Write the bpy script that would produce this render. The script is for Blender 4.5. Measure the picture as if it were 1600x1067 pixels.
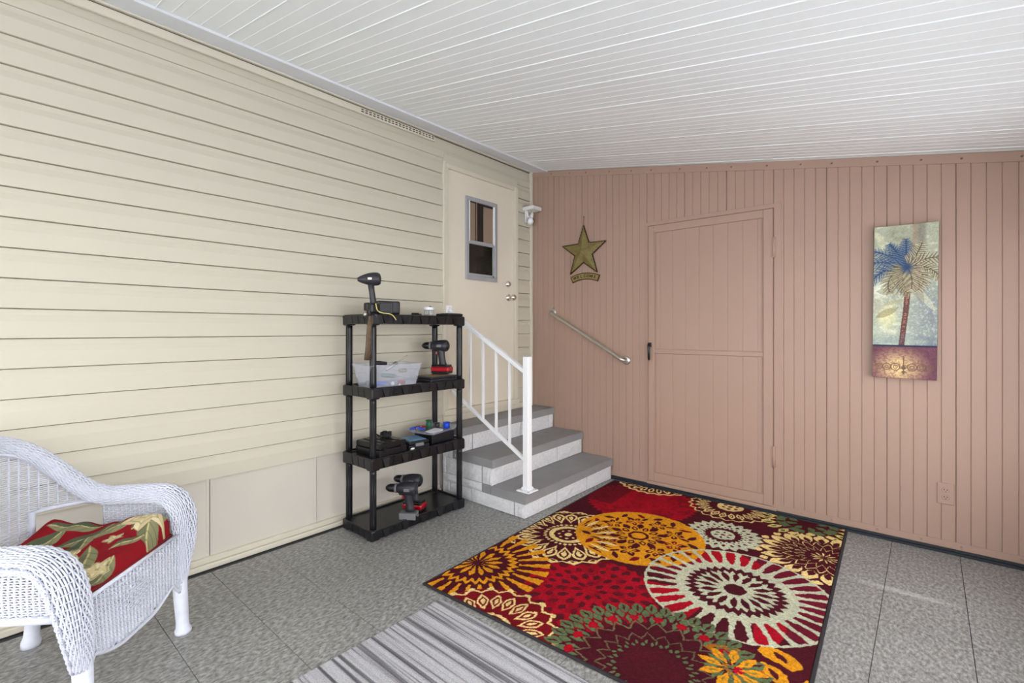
import bpy, bmesh, math, random
import numpy as np
from mathutils import Vector, Matrix
random.seed(7)
rng = np.random.RandomState(11)
PI = math.pi
SC = bpy.context.scene
COL = SC.collection
for o in list(bpy.data.objects): bpy.data.objects.remove(o)

# ------------------------------------------------------------------ camera, world, light, exposure
F_PX, HORIZON, YAW, CAM_H = 747.7, 515.0, math.radians(41.0), 1.25
cam_d = bpy.data.cameras.new('camera'); cam = bpy.data.objects.new('camera', cam_d); COL.objects.link(cam)
cam_d.sensor_width = 36.0; cam_d.lens = F_PX*36.0/1600.0; cam_d.shift_y = -(533.5-HORIZON)/1600.0
cam_d.clip_start = 0.02
cam.location = (0, 0, CAM_H); cam.rotation_euler = (PI/2, 0, YAW)
SC.camera = cam
SC.view_settings.view_transform = 'Standard'; SC.view_settings.look = 'None'
SC.view_settings.gamma = 1.0; SC.view_settings.use_curve_mapping = False
SC.view_settings.exposure = 1.79

wd = bpy.data.worlds.new('overcast_sky'); SC.world = wd; wd.use_nodes = True
wn = wd.node_tree.nodes; wl_ = wd.node_tree.links
bg = wn['Background']; bg.inputs[1].default_value = 1.9
wtc = wn.new('ShaderNodeTexCoord'); wsep = wn.new('ShaderNodeSeparateXYZ'); wr = wn.new('ShaderNodeValToRGB')
wl_.new(wtc.outputs['Generated'], wsep.inputs[0]); wl_.new(wsep.outputs[2], wr.inputs[0]); wl_.new(wr.outputs[0], bg.inputs[0])
wr.color_ramp.elements[0].position = 0.0; wr.color_ramp.elements[0].color = (.97, .97, .96, 1)
wr.color_ramp.elements[1].position = 1.0; wr.color_ramp.elements[1].color = (.86, .92, 1.0, 1)
sun_d = bpy.data.lights.new('sun', 'SUN'); sun_d.energy = 2.5; sun_d.angle = math.radians(12); sun_d.color = (1, .97, .92)
sun = bpy.data.objects.new('sun', sun_d); COL.objects.link(sun)
sun.rotation_euler = (math.radians(-8), math.radians(12), 0)

# ------------------------------------------------------------------ ray helpers (photo pixel -> point on a real plane)
_f = (-math.sin(YAW), math.cos(YAW)); _r = (math.cos(YAW), math.sin(YAW))
def ray(px, py):
    a = (px-800)/F_PX; b = (HORIZON-py)/F_PX
    return Vector((_f[0]+a*_r[0], _f[1]+a*_r[1], b))
def on_z(px, py, z=0.0):
    d = ray(px, py); t = (z-CAM_H)/d.z; return Vector((d.x*t, d.y*t, z))
def on_x(px, py, X):
    d = ray(px, py); t = X/d.x; return Vector((X, d.y*t, CAM_H+d.z*t))
def on_y(px, py, Y):
    d = ray(px, py); t = Y/d.y; return Vector((d.x*t, Y, CAM_H+d.z*t))
# pink wall frame: local x along the wall (0 at the house corner), local y into the wall, z up
WM = Matrix.Translation((-2.86, 3.58, 0)) @ Matrix.Rotation(0.0155, 4, 'Z')
WMI = WM.inverted()
def on_wall(px, py):
    o = WMI @ Vector((0, 0, CAM_H)); d = WMI.to_3x3() @ ray(px, py)
    t = -o.y/d.y; p = o+d*t
    return p.x, p.z

# ------------------------------------------------------------------ materials
def lin(c):
    c = [v/255.0 for v in c]
    return tuple((v/12.92 if v <= .04045 else ((v+.055)/1.055)**2.4) for v in c)
def mat(name, rgb, rough=.5, metal=0.0, var=0.0, vscale=6.0, bump=0.0, bscale=200.0, spec=.5, stretch=None, trans=0.0, alpha=1.0, coat=0.0, ior=1.45):
    m = bpy.data.materials.new(name); m.use_nodes = True
    nt = m.node_tree; b = nt.nodes['Principled BSDF']
    c = lin(rgb)
    b.inputs['Base Color'].default_value = (*c, 1); b.inputs['Roughness'].default_value = rough
    b.inputs['Metallic'].default_value = metal; b.inputs['Specular IOR Level'].default_value = spec
    b.inputs['Transmission Weight'].default_value = trans; b.inputs['IOR'].default_value = ior
    b.inputs['Alpha'].default_value = alpha; b.inputs['Coat Weight'].default_value = coat
    geo = nt.nodes.new('ShaderNodeNewGeometry'); mp = nt.nodes.new('ShaderNodeMapping')
    nt.links.new(geo.outputs['Position'], mp.inputs[0])
    if stretch: mp.inputs['Scale'].default_value = stretch
    if var > 0:
        n = nt.nodes.new('ShaderNodeTexNoise'); n.inputs['Scale'].default_value = vscale; n.inputs['Detail'].default_value = 5
        r = nt.nodes.new('ShaderNodeValToRGB'); nt.links.new(mp.outputs[0], n.inputs[0]); nt.links.new(n.outputs[0], r.inputs[0])
        r.color_ramp.elements[0].position = .3; r.color_ramp.elements[1].position = .7
        r.color_ramp.elements[0].color = tuple(v*(1-var) for v in c)+(1,); r.color_ramp.elements[1].color = tuple(min(1, v*(1+var)) for v in c)+(1,)
        nt.links.new(r.outputs[0], b.inputs['Base Color'])
    if bump > 0:
        n2 = nt.nodes.new('ShaderNodeTexNoise'); n2.inputs['Scale'].default_value = bscale; n2.inputs['Detail'].default_value = 3
        bp = nt.nodes.new('ShaderNodeBump'); bp.inputs['Strength'].default_value = bump; bp.inputs['Distance'].default_value = .002
        nt.links.new(mp.outputs[0], n2.inputs[0]); nt.links.new(n2.outputs[0], bp.inputs['Height']); nt.links.new(bp.outputs[0], b.inputs['Normal'])
    return m
def mat_attr(name, rough=.9, bump=.4, bscale=500, spec=.2):
    m = mat(name, (128, 128, 128), rough, bump=bump, bscale=bscale, spec=spec)
    nt = m.node_tree; a = nt.nodes.new('ShaderNodeVertexColor'); a.layer_name = 'paint'
    nt.links.new(a.outputs[0], nt.nodes['Principled BSDF'].inputs['Base Color'])
    return m
M = {}
M['siding'] = mat('cream_vinyl', (200, 194, 178), .55, var=.02, vscale=1.5, bump=.05, bscale=90, stretch=(1, .12, 1), spec=.3)
M['skirt'] = mat('cream_skirting', (205, 199, 188), .5, var=.03, vscale=3, bump=.05, spec=.3)
M['trimcream'] = mat('cream_trim', (212, 205, 189), .45, var=.02, spec=.35)
M['doorcream'] = mat('cream_door_paint', (222, 214, 198), .5, var=.02, vscale=4, bump=.05, bscale=60, spec=.3)
M['pink'] = mat('pink_paint', (169, 141, 126), .45, var=.02, vscale=2, bump=.06, bscale=150, spec=.4)
M['pinkseam'] = mat('pink_seam_shade', (130, 104, 94), .6)
M['ceil'] = mat('white_ceiling_paint', (233, 237, 239), .5, var=.015, vscale=1.2, bump=.04, bscale=60, spec=.3)
M['flash'] = mat('grey_flashing', (220, 223, 228), .5)
M['linegrey'] = mat('brown_grey_line', (104, 96, 84), .8)
M['dark'] = mat('dark_void', (18, 16, 15), .8)
M['rubber'] = mat('black_rubber_base', (36, 40, 48), .5, bump=.3, bscale=60)
M['blackpl'] = mat('black_plastic', (22, 22, 26), .3, var=.1, vscale=20, bump=.1, bscale=150)
M['blackpl2'] = mat('charcoal_plastic', (44, 44, 50), .4, bump=.1)
M['greypl'] = mat('grey_plastic', (112, 112, 114), .45)
M['red'] = mat('red_plastic', (168, 8, 26), .2, coat=.3)
M['steel'] = mat('brushed_steel', (196, 192, 186), .28, metal=.9, bump=.05)
M['chrome'] = mat('chrome', (225, 222, 218), .12, metal=1)
M['alum'] = mat('aluminium', (166, 168, 172), .4, metal=.2, var=.05)
M['white'] = mat('white_powder_coat', (238, 239, 243), .35)
M['wicker'] = mat('white_wicker', (216, 219, 232), .5, var=.05, vscale=40, bump=.1)
M['tread'] = mat('grey_step_paint', (142, 142, 143), .6, var=.06, vscale=8, bump=.25, bscale=120)
M['mortar'] = mat('grey_mortar', (62, 62, 64), .8, bump=.3)
M['block'] = mat('white_split_block', (214, 214, 217), .75, var=.10, vscale=60, bump=.7, bscale=45)
M['olive'] = mat('olive_metal', (124, 113, 66), .45, metal=.2, var=.2, vscale=30)
M['rust'] = mat('rusty_edge', (72, 44, 28), .6, metal=.3)
M['tan'] = mat('tan_sign', (140, 124, 72), .5, var=.1)
M['brownrefl'] = mat('brown_reflection', (228, 188, 162), .8, var=.05)  # reflection of the pink wall, painted as strips behind the upper pane
M['brown'] = mat('worn_brown_leather', (92, 74, 58), .7, var=.3, vscale=60, bump=.3)
M['clear'] = mat('clear_plastic', (214, 218, 232), .18, trans=.35, alpha=.30, ior=1.3)
M['blue'] = mat('blue_plastic', (28, 70, 200), .35)
M['lblue'] = mat('light_blue_label', (92, 140, 176), .4)
M['green'] = mat('green_plastic', (36, 92, 66), .45)
M['paper'] = mat('white_paper', (222, 222, 230), .7)
M['yellow'] = mat('yellow_cord', (214, 200, 128), .5)
M['concrete'] = mat('outside_concrete', (196, 198, 200), .9, var=.05)
M['goldp'] = mat('gold_label', (150, 130, 90), .5)
M['rugedge'] = mat('dark_rug_binding', (44, 38, 42), .9, bump=.5, bscale=300)
gm = mat('window_glass', (225, 232, 232), .02, trans=1.0, ior=1.45); M['glass'] = gm
M['frost'] = mat('white_lamp_plastic', (226, 226, 224), .35)
M['text'] = mat('dark_lettering', (64, 44, 28), .6)

def mat_floor():
    m = bpy.data.materials.new('flecked_vinyl_tile'); m.use_nodes = True
    nt = m.node_tree; N = nt.nodes; L = nt.links; b = N['Principled BSDF']
    geo = N.new('ShaderNodeNewGeometry'); oi = N.new('ShaderNodeObjectInfo')
    mp = N.new('ShaderNodeMapping'); mp.inputs['Scale'].default_value = (1, .5, 1); mp.inputs['Rotation'].default_value = (0, 0, .5)
    L.new(geo.outputs['Position'], mp.inputs[0])
    off = N.new('ShaderNodeVectorMath'); off.operation = 'ADD'; L.new(mp.outputs[0], off.inputs[0])
    sc = N.new('ShaderNodeVectorMath'); sc.operation = 'SCALE'; sc.inputs[0].default_value = (7, 5, 0); L.new(oi.outputs['Random'], sc.inputs['Scale'])
    L.new(sc.outputs[0], off.inputs[1])
    n1 = N.new('ShaderNodeTexNoise'); n1.inputs['Scale'].default_value = 85; n1.inputs['Detail'].default_value = 4; n1.inputs['Roughness'].default_value = .65
    L.new(off.outputs[0], n1.inputs[0])
    r = N.new('ShaderNodeValToRGB'); L.new(n1.outputs[0], r.inputs[0])
    e = r.color_ramp.elements; e[0].position = .33; e[0].color = (*lin((103, 102, 98)), 1); e[1].position = .66; e[1].color = (*lin((181, 180, 178)), 1)
    e2 = r.color_ramp.elements.new(.47); e2.color = (*lin((138, 137, 134)), 1)
    # broad wear tone
    n2 = N.new('ShaderNodeTexNoise'); n2.inputs['Scale'].default_value = 1.6; n2.inputs['Detail'].default_value = 3
    L.new(geo.outputs['Position'], n2.inputs[0])
    r2 = N.new('ShaderNodeValToRGB'); L.new(n2.outputs[0], r2.inputs[0])
    r2.color_ramp.elements[0].position = .3; r2.color_ramp.elements[0].color = (.86, .86, .86, 1); r2.color_ramp.elements[1].position = .7; r2.color_ramp.elements[1].color = (1, 1, 1, 1)
    mx = N.new('ShaderNodeMix'); mx.data_type = 'RGBA'; mx.blend_type = 'MULTIPLY'; mx.inputs[0].default_value = 1
    L.new(r.outputs[0], mx.inputs[6]); L.new(r2.outputs[0], mx.inputs[7])
    # chalky scuff streak on the tiles right of the rug
    p0, p1 = on_z(1325, 902), on_z(1510, 952); cc_ = (p0+p1)/2; an = math.atan2(p1.y-p0.y, p1.x-p0.x); hl = (p1-p0).length/2
    sb = N.new('ShaderNodeVectorMath'); sb.operation = 'SUBTRACT'; sb.inputs[1].default_value = cc_; L.new(geo.outputs['Position'], sb.inputs[0])
    ro = N.new('ShaderNodeMapping'); ro.inputs['Rotation'].default_value = (0, 0, -an); ro.inputs['Scale'].default_value = (1, 1, 1); L.new(sb.outputs[0], ro.inputs[0])
    dv = N.new('ShaderNodeVectorMath'); dv.operation = 'DIVIDE'; dv.inputs[1].default_value = (hl*1.2, .035, 1); L.new(ro.outputs[0], dv.inputs[0])
    ln_ = N.new('ShaderNodeVectorMath'); ln_.operation = 'LENGTH'; L.new(dv.outputs[0], ln_.inputs[0])
    fa = N.new('ShaderNodeMapRange'); fa.inputs[1].default_value = 1.0; fa.inputs[2].default_value = .3; fa.inputs[3].default_value = 0; fa.inputs[4].default_value = 1; L.new(ln_.outputs['Value'], fa.inputs[0])
    n4 = N.new('ShaderNodeTexNoise'); n4.inputs['Scale'].default_value = 30; L.new(ro.outputs[0], n4.inputs[0])
    mu = N.new('ShaderNodeMath'); mu.operation = 'MULTIPLY'; L.new(fa.outputs[0], mu.inputs[0]); L.new(n4.outputs[0], mu.inputs[1])
    mu2 = N.new('ShaderNodeMath'); mu2.operation = 'MULTIPLY'; mu2.inputs[1].default_value = .7; L.new(mu.outputs[0], mu2.inputs[0])
    mx2 = N.new('ShaderNodeMix'); mx2.data_type = 'RGBA'; L.new(mu2.outputs[0], mx2.inputs[0]); L.new(mx.outputs[2], mx2.inputs[6]); mx2.inputs[7].default_value = (*lin((215, 213, 212)), 1)
    L.new(mx2.outputs[2], b.inputs['Base Color'])
    b.inputs['Roughness'].default_value = .42; b.inputs['Specular IOR Level'].default_value = .4
    bp = N.new('ShaderNodeBump'); bp.inputs['Strength'].default_value = .12; bp.inputs['Distance'].default_value = .001
    L.new(n1.outputs[0], bp.inputs['Height']); L.new(bp.outputs[0], b.inputs['Normal'])
    return m
M['floor'] = mat_floor()
def mat_runner():
    m = bpy.data.materials.new('grey_striped_weave'); m.use_nodes = True
    nt = m.node_tree; N = nt.nodes; L = nt.links; b = N['Principled BSDF']
    geo = N.new('ShaderNodeNewGeometry')
    mp = N.new('ShaderNodeMapping'); mp.inputs['Scale'].default_value = (.35, 22, 0); L.new(geo.outputs['Position'], mp.inputs[0])
    n1 = N.new('ShaderNodeTexNoise'); n1.inputs['Scale'].default_value = 1.6; n1.inputs['Detail'].default_value = 2; n1.inputs['Roughness'].default_value = .7
    L.new(mp.outputs[0], n1.inputs[0])
    r = N.new('ShaderNodeValToRGB'); L.new(n1.outputs[0], r.inputs[0]); e = r.color_ramp.elements
    e[0].position = .34; e[0].color = (*lin((98, 97, 100)), 1); e[1].position = .58; e[1].color = (*lin((196, 195, 199)), 1)
    k = r.color_ramp.elements.new(.44); k.color = (*lin((132, 130, 134)), 1); k = r.color_ramp.elements.new(.49); k.color = (*lin((180, 178, 182)), 1)
    n2 = N.new('ShaderNodeTexNoise'); n2.inputs['Scale'].default_value = 260; L.new(geo.outputs['Position'], n2.inputs[0])
    r2 = N.new('ShaderNodeValToRGB'); L.new(n2.outputs[0], r2.inputs[0]); r2.color_ramp.elements[0].color = (.55, .55, .55, 1); r2.color_ramp.elements[0].position = .3; r2.color_ramp.elements[1].position = .6
    mx = N.new('ShaderNodeMix'); mx.data_type = 'RGBA'; mx.blend_type = 'MULTIPLY'; mx.inputs[0].default_value = .7
    L.new(r.outputs[0], mx.inputs[6]); L.new(r2.outputs[0], mx.inputs[7]); L.new(mx.outputs[2], b.inputs['Base Color'])
    b.inputs['Roughness'].default_value = .95; b.inputs['Specular IOR Level'].default_value = .1
    ad = N.new('ShaderNodeMath'); ad.operation = 'ADD'; L.new(n1.outputs[0], ad.inputs[0]); L.new(n2.outputs[0], ad.inputs[1])
    bp = N.new('ShaderNodeBump'); bp.inputs['Strength'].default_value = .7; bp.inputs['Distance'].default_value = .004
    L.new(ad.outputs[0], bp.inputs['Height']); L.new(bp.outputs[0], b.inputs['Normal'])
    return m
M['runner'] = mat_runner()
M['rug'] = mat_attr('printed_pile_rug', .95, .8, 330, .1)
M['canvas'] = mat_attr('painted_canvas', .6, .3, 400, .3)
M['cushion'] = mat_attr('printed_cushion_fabric', .85, .25, 900, .15)

# ------------------------------------------------------------------ builders
def tag(o, label=None, cat=None, group=None, kind=None):
    if label: o['label'] = label
    if cat: o['category'] = cat
    if group: o['group'] = group
    if kind: o['kind'] = kind
    return o
class MB:
    def __init__(s): s.bm = bmesh.new(); s.mi = 0
    def _fin(s, ret_faces, smooth=False):
        for f in ret_faces: f.material_index = s.mi; f.smooth = smooth
    def box(s, c, size, bev=0.0, rot=None, seg=1):
        n0 = len(s.bm.faces)
        g = bmesh.ops.create_cube(s.bm, size=1.0); vs = g['verts']
        for v in vs: v.co = Vector((v.co.x*size[0], v.co.y*size[1], v.co.z*size[2]))
        if bev > 0:
            es = list({e for v in vs for e in v.link_edges})
            r = bmesh.ops.bevel(s.bm, geom=es, offset=bev, segments=seg, affect='EDGES', profile=.5)
            vs = list({v for f in r['faces'] for v in f.verts} | {v for v in vs if v.is_valid})
        mtx = Matrix.Translation(c) @ (rot if rot is not None else Matrix.Identity(4))
        for v in vs: v.co = mtx @ v.co
        fs = {f for v in vs for f in v.link_faces}; s._fin(fs); return s
    def b2(s, x0, x1, y0, y1, z0, z1, bev=0.0, seg=1):
        return s.box(((x0+x1)/2, (y0+y1)/2, (z0+z1)/2), (abs(x1-x0), abs(y1-y0), abs(z1-z0)), bev, seg=seg)
    def hexa(s, pts):
        v = [s.bm.verts.new(p) for p in pts]   # 0-3 bottom ring, 4-7 top ring
        for q in ((0, 3, 2, 1), (4, 5, 6, 7), (0, 1, 5, 4), (1, 2, 6, 5), (2, 3, 7, 6), (3, 0, 4, 7)):
            f = s.bm.faces.new([v[i] for i in q]); f.material_index = s.mi
        return s
    def loft(s, rings, closed=True, caps=True, smooth=True):
        vr = [[s.bm.verts.new(p) for p in r] for r in rings]
        n = len(vr[0]); fs = []
        for a, b in zip(vr[:-1], vr[1:]):
            for i in range(n if closed else n-1):
                j = (i+1) % n
                fs.append(s.bm.faces.new((a[i], a[j], b[j], b[i])))
        if smooth:
            for f in fs: f.smooth = True
        for f in fs: f.material_index = s.mi
        if caps and closed:
            for r in (list(reversed(vr[0])), vr[-1]):
                f = s.bm.faces.new(r); f.material_index = s.mi
        return s
    def tube(s, pts, r, n=8, closed=False, caps=True, flat=1.0, up=None):
        pts = [Vector(p) for p in pts]; k = len(pts); rings = []
        rr = r if isinstance(r, (list, tuple)) else [r]*k
        t0 = (pts[1]-pts[0]).normalized()
        u = Vector(up) if up else (Vector((0, 0, 1)) if abs(t0.z) < .9 else Vector((1, 0, 0)))
        u = (u-t0*u.dot(t0)).normalized()
        for i in range(k):
            if closed: t = (pts[(i+1) % k]-pts[i-1]).normalized()
            else: t = (pts[min(i+1, k-1)]-pts[max(i-1, 0)]).normalized()
            u = u-t*u.dot(t)
            if u.length < 1e-6: u = t.orthogonal()
            u.normalize(); w = t.cross(u)
            rings.append([pts[i]+u*math.cos(2*PI*j/n)*rr[i]*flat+w*math.sin(2*PI*j/n)*rr[i] for j in range(n)])
        if closed: rings.append(rings[0]); return s.loft(rings, caps=False)
        return s.loft(rings, caps=caps)
    def cyl(s, p0, p1, r0, r1=None, n=16): return s.tube([p0, p1], [r0, r0 if r1 is None else r1], n)
    def lathe(s, c, prof, n=24, axis='Z', rot=None):
        mtx = Matrix.Translation(c)
        if rot is not None: mtx = mtx @ rot
        if axis == 'X': mtx = mtx @ Matrix.Rotation(PI/2, 4, 'Y')
        if axis == '-X': mtx = mtx @ Matrix.Rotation(-PI/2, 4, 'Y')
        if axis == 'Y': mtx = mtx @ Matrix.Rotation(-PI/2, 4, 'X')
        if axis == '-Y': mtx = mtx @ Matrix.Rotation(PI/2, 4, 'X')
        rings = [[mtx @ Vector((max(r, 1e-4)*math.cos(2*PI*j/n), max(r, 1e-4)*math.sin(2*PI*j/n), z)) for j in range(n)] for r, z in prof]
        return s.loft(rings)
    def prism(s, poly, f0, f1):
        n = len(poly)
        a = [s.bm.verts.new(f0(*p)) for p in poly]; b = [s.bm.verts.new(f1(*p)) for p in poly]
        fs = [s.bm.faces.new(list(reversed(a))), s.bm.faces.new(b)]
        for i in range(n): fs.append(s.bm.faces.new((a[i], a[(i+1) % n], b[(i+1) % n], b[i])))
        for f in fs: f.material_index = s.mi
        return s
    def mesh(s, name, mats):
        bmesh.ops.recalc_face_normals(s.bm, faces=s.bm.faces)
        me = bpy.data.meshes.new(name); s.bm.to_mesh(me); s.bm.free()
        for m in (mats if isinstance(mats, (list, tuple)) else [mats]): me.materials.append(M[m] if isinstance(m, str) else m)
        return me
    def build(s, name, mats, parent=None, local=False):
        return link(name, s.mesh(name, mats), parent, local)
def link(name, me, parent=None, local=False):
    o = bpy.data.objects.new(name, me); COL.objects.link(o)
    if parent is not None:
        o.parent = parent
        if not local and parent.parent is None: o.matrix_parent_inverse = parent.matrix_basis.inverted()
    return o
def thing(name, loc, label, cat, group=None, rz=0.0, mtx=None):
    o = bpy.data.objects.new(name, None); COL.objects.link(o); o.empty_display_size = .05
    if mtx is not None: o.matrix_basis = mtx
    else: o.location = loc; o.rotation_euler = (0, 0, rz)
    return tag(o, label, cat, group)
def struct(o): o['kind'] = 'structure'; return o
def copy_tree(o, parent=None):
    c = o.copy(); COL.objects.link(c); c.parent = parent
    for ch in [k for k in bpy.data.objects if k.parent == o]: copy_tree(ch, c)
    return c
def catmull(pts, n=6):
    P = [Vector(p) for p in pts]; P = [P[0]*2-P[1]]+P+[P[-1]*2-P[-2]]; out = []
    for i in range(1, len(P)-2):
        for k in range(n):
            t = k/n; a, b, c, d = P[i-1], P[i], P[i+1], P[i+2]
            out.append(.5*((2*b)+(c-a)*t+(2*a-5*b+4*c-d)*t*t+(3*b-a-3*c+d)*t**3))
    out.append(P[-2].copy()); return out
def grid_mesh(name, nx, ny, pos, cols, material, extra=None):
    """pos (ny,nx,3), cols (ny,nx,3) sRGB 0-255"""
    me = bpy.data.meshes.new(name)
    v = pos.reshape(-1, 3)
    idx = np.arange(nx*ny).reshape(ny, nx)
    q = np.stack([idx[:-1, :-1], idx[:-1, 1:], idx[1:, 1:], idx[1:, :-1]], -1).reshape(-1, 4)
    me.vertices.add(len(v)); me.vertices.foreach_set('co', v.astype(np.float32).ravel())
    me.loops.add(q.size); me.loops.foreach_set('vertex_index', q.astype(np.int32).ravel())
    me.polygons.add(len(q)); me.polygons.foreach_set('loop_start', (np.arange(len(q))*4).astype(np.int32))
    me.polygons.foreach_set('loop_total', np.full(len(q), 4, np.int32)) if hasattr(me.polygons[0], 'loop_total') and False else None
    me.update(calc_edges=True)
    me.polygons.foreach_set('use_smooth', np.ones(len(q), bool))
    at = me.color_attributes.new('paint', 'FLOAT_COLOR', 'POINT')
    c = cols.reshape(-1, 3)/255.0
    c = np.where(c <= .04045, c/12.92, ((c+.055)/1.055)**2.4)
    at.data.foreach_set('color', np.concatenate([c, np.ones((len(c), 1))], 1).astype(np.float32).ravel())
    me.materials.append(material)
    return me

# ================================================================== SETTING
XL = -2.86                      # face plane of the siding
SL = .58/3.24                   # fall of the roof per metre away from the house
ZC = 2.762                      # ceiling height at the house
def ceil_z(x): return ZC-SL*(x-XL)
XR, YB, YF = .62, -2.2, 3.58    # window side, end behind the camera, pink wall

# floor: slab + tiles
fl = struct(MB().b2(XL-.3, XR+.1, YB-.1, 3.9, -.12, -.006).build('floor', 'mortar'))
TP = .2925
tm = MB(); tm.hexa([(-TP/2+.0009, -TP/2+.0009, -.006), (TP/2-.0009, -TP/2+.0009, -.006), (TP/2-.0009, TP/2-.0009, -.006), (-TP/2+.0009, TP/2-.0009, -.006),
                    (-TP/2+.0013, -TP/2+.0013, 0), (TP/2-.0013, -TP/2+.0013, 0), (TP/2-.0013, TP/2-.0013, 0), (-TP/2+.0013, TP/2-.0013, 0)])
tme = tm.mesh('tile', 'floor')
for i in range(-9, 4):
    for j in range(-9, 4):
        cx = -.16+TP*(i+.5); cy = 2.60+TP*(j+.5)
        if cx < XL-.15 or cx > XR+.1: continue
        t = link('tile', tme, fl); t.location = (cx, cy, 0)
struct(MB().b2(XL-.2, XR+.1, YB, 2.60-9*TP-.001, -.006, 0).build('floor_slab_behind', 'floor'))
struct(MB().b2(-30, 30, -30, 30, -.25, -.14).build('outside_ground', 'concrete'))

# house wall (left)
wall = struct(MB().b2(XL-.16, XL-.012, YB, 3.75, -.1, 2.95).build('wall_left', 'siding'))
DY0, DY1, DZ0, DZ1 = on_x(699, 500, XL).y, on_x(802.5, 500, XL).y, .62, on_x(698, 263, XL).z
TY0, TY1, TZ1 = DY0-.045, DY1+.04, DZ1+.035
def course(y0, y1, z0, h=.125, top=None):
    prof = [(-.012, z0), (.010, z0), (.0125, z0+.001), (.0125, z0+.004), (.0105, z0+.070), (.007, z0+.084), (.003, z0+.098), (.001, z0+h-.004), (-.005, z0+h-.0025), (-.012, z0+h)]
    if top: prof = [(a, min(b, top)) for a, b in prof]
    b = MB(); b.prism(prof, lambda a, z: Vector((XL+a, y0, z)), lambda a, z: Vector((XL+a, y1, z)))
    return b.build('siding_board', 'siding', wall)
Z0 = .463
YC = 3.545
for k in range(18):
    z0 = Z0+.1252*k; zt = z0+.1252
    if zt > 2.705: break
    if zt <= DZ0-.02 or z0 >= TZ1-.01:
        if zt <= DZ0-.02: course(YB, 2.46, z0)
        else: course(YB, YC, z0)
    else:
        course(YB, TY0+.006, z0)
        if z0 > .5: course(TY1-.006, YC, z0)
        if z0 < TZ1 < zt: course(TY0, TY1, TZ1-.002, zt-TZ1+.002, None)
ztop = Z0+.1252*k
MB().b2(XL-.01, XL+.006, YB, YC, ztop-.002, ztop+.055, .002).build('siding_board', 'siding', wall)
# vent strip under the eave: perforated channel, dark slots
vy1 = on_x(678, 214, XL).y
vent = struct(MB().b2(XL-.005, XL+.012, YB, vy1, 2.690, 2.731, .002).build('trim_1', 'trimcream'))
sl = MB()
yy = vy1-.03
while yy > 1.72:
    for zz in (2.702, 2.716): sl.b2(XL+.006, XL+.0135, yy, yy+.018, zz, zz+.006)
    yy -= .03
sl.build('vent_slots', 'dark', vent)['kind'] = 'stuff'
struct(MB().b2(XL-.005, XL+.004, YB, 3.6, 2.734, 2.738).build('trim_2', 'linegrey'))  # thin brownish-grey line between vent strip and top trim
struct(MB().b2(XL-.005, XL+.022, YB, 3.60, 2.739, 2.775, .003).build('trim_3', 'trimcream'))
# grey flashing along the roof edge
fb = MB(); fb.hexa([(XL+.0, YB, ceil_z(XL)-.013), (XL+.19, YB, ceil_z(XL+.19)-.013), (XL+.19, 3.6, ceil_z(XL+.19)-.013), (XL, 3.6, ceil_z(XL)-.013),
                    (XL, YB, ceil_z(XL)+.02), (XL+.19, YB, ceil_z(XL+.19)+.02), (XL+.19, 3.6, ceil_z(XL+.19)+.02), (XL, 3.6, ceil_z(XL)+.02)])
struct(fb.build('trim_4', 'flash'))
# corner post
struct(MB().b2(XL-.01, XL+.018, YC-.004, 3.577, .50, 2.745, .003).build('trim_5', 'trimcream'))
# door surround J channel
struct(MB().b2(XL-.01, XL+.022, TY0-.012, TY0+.012, DZ0-.10, TZ1+.01, .003).b2(XL-.01, XL+.016, TY0+.012, DY0, DZ0-.08, TZ1-.01, .002).build('trim_6', 'trimcream'))
struct(MB().b2(XL-.01, XL+.024, DY1, TY1, DZ0-.08, TZ1-.005, .004).build('trim_7', 'trimcream'))
struct(MB().b2(XL-.01, XL+.018, DY0-.03, DY1+.002, DZ1, TZ1, .003).build('trim_8', 'trimcream'))
struct(MB().b2(XL-.01, XL+.03, TY0-.01, TY1+.01, DZ0-.045, DZ0, .003).b2(XL-.01, XL+.012, TY0-.01, 3.56, .50, DZ0-.045, .002).build('trim_9', 'trimcream'))
# skirting panels under the siding
ys = [YB, on_x(328, 800, XL).y-1.17, on_x(328, 800, XL).y, on_x(495, 760, XL).y, on_x(495, 760, XL).y+.58, on_x(495, 760, XL).y+1.16]
for a, b_ in zip(ys[:-1], ys[1:]):
    MB().b2(XL-.02, XL-.006, a+.0015, b_-.0015, .0, Z0+.02, .0015).build('skirting_panel', 'skirt', wall)
    MB().b2(XL-.01, XL-.002, b_-.016, b_-.0015, .04, Z0+.01, .001).build('skirting_batten', 'skirt', wall)
MB().b2(XL-.008, XL-.0045, ys[2]-.0012, ys[2]+.0008, .05, Z0-.02).build('panel_gap', 'dark', wall)
bs = struct(MB().b2(XL-.01, XL+.035, YB, 2.425, 0, .028, .004).b2(XL-.01, XL+.018, YB, 2.425, .028, .056, .004).build('baseboard_left', 'trimcream'))

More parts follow.
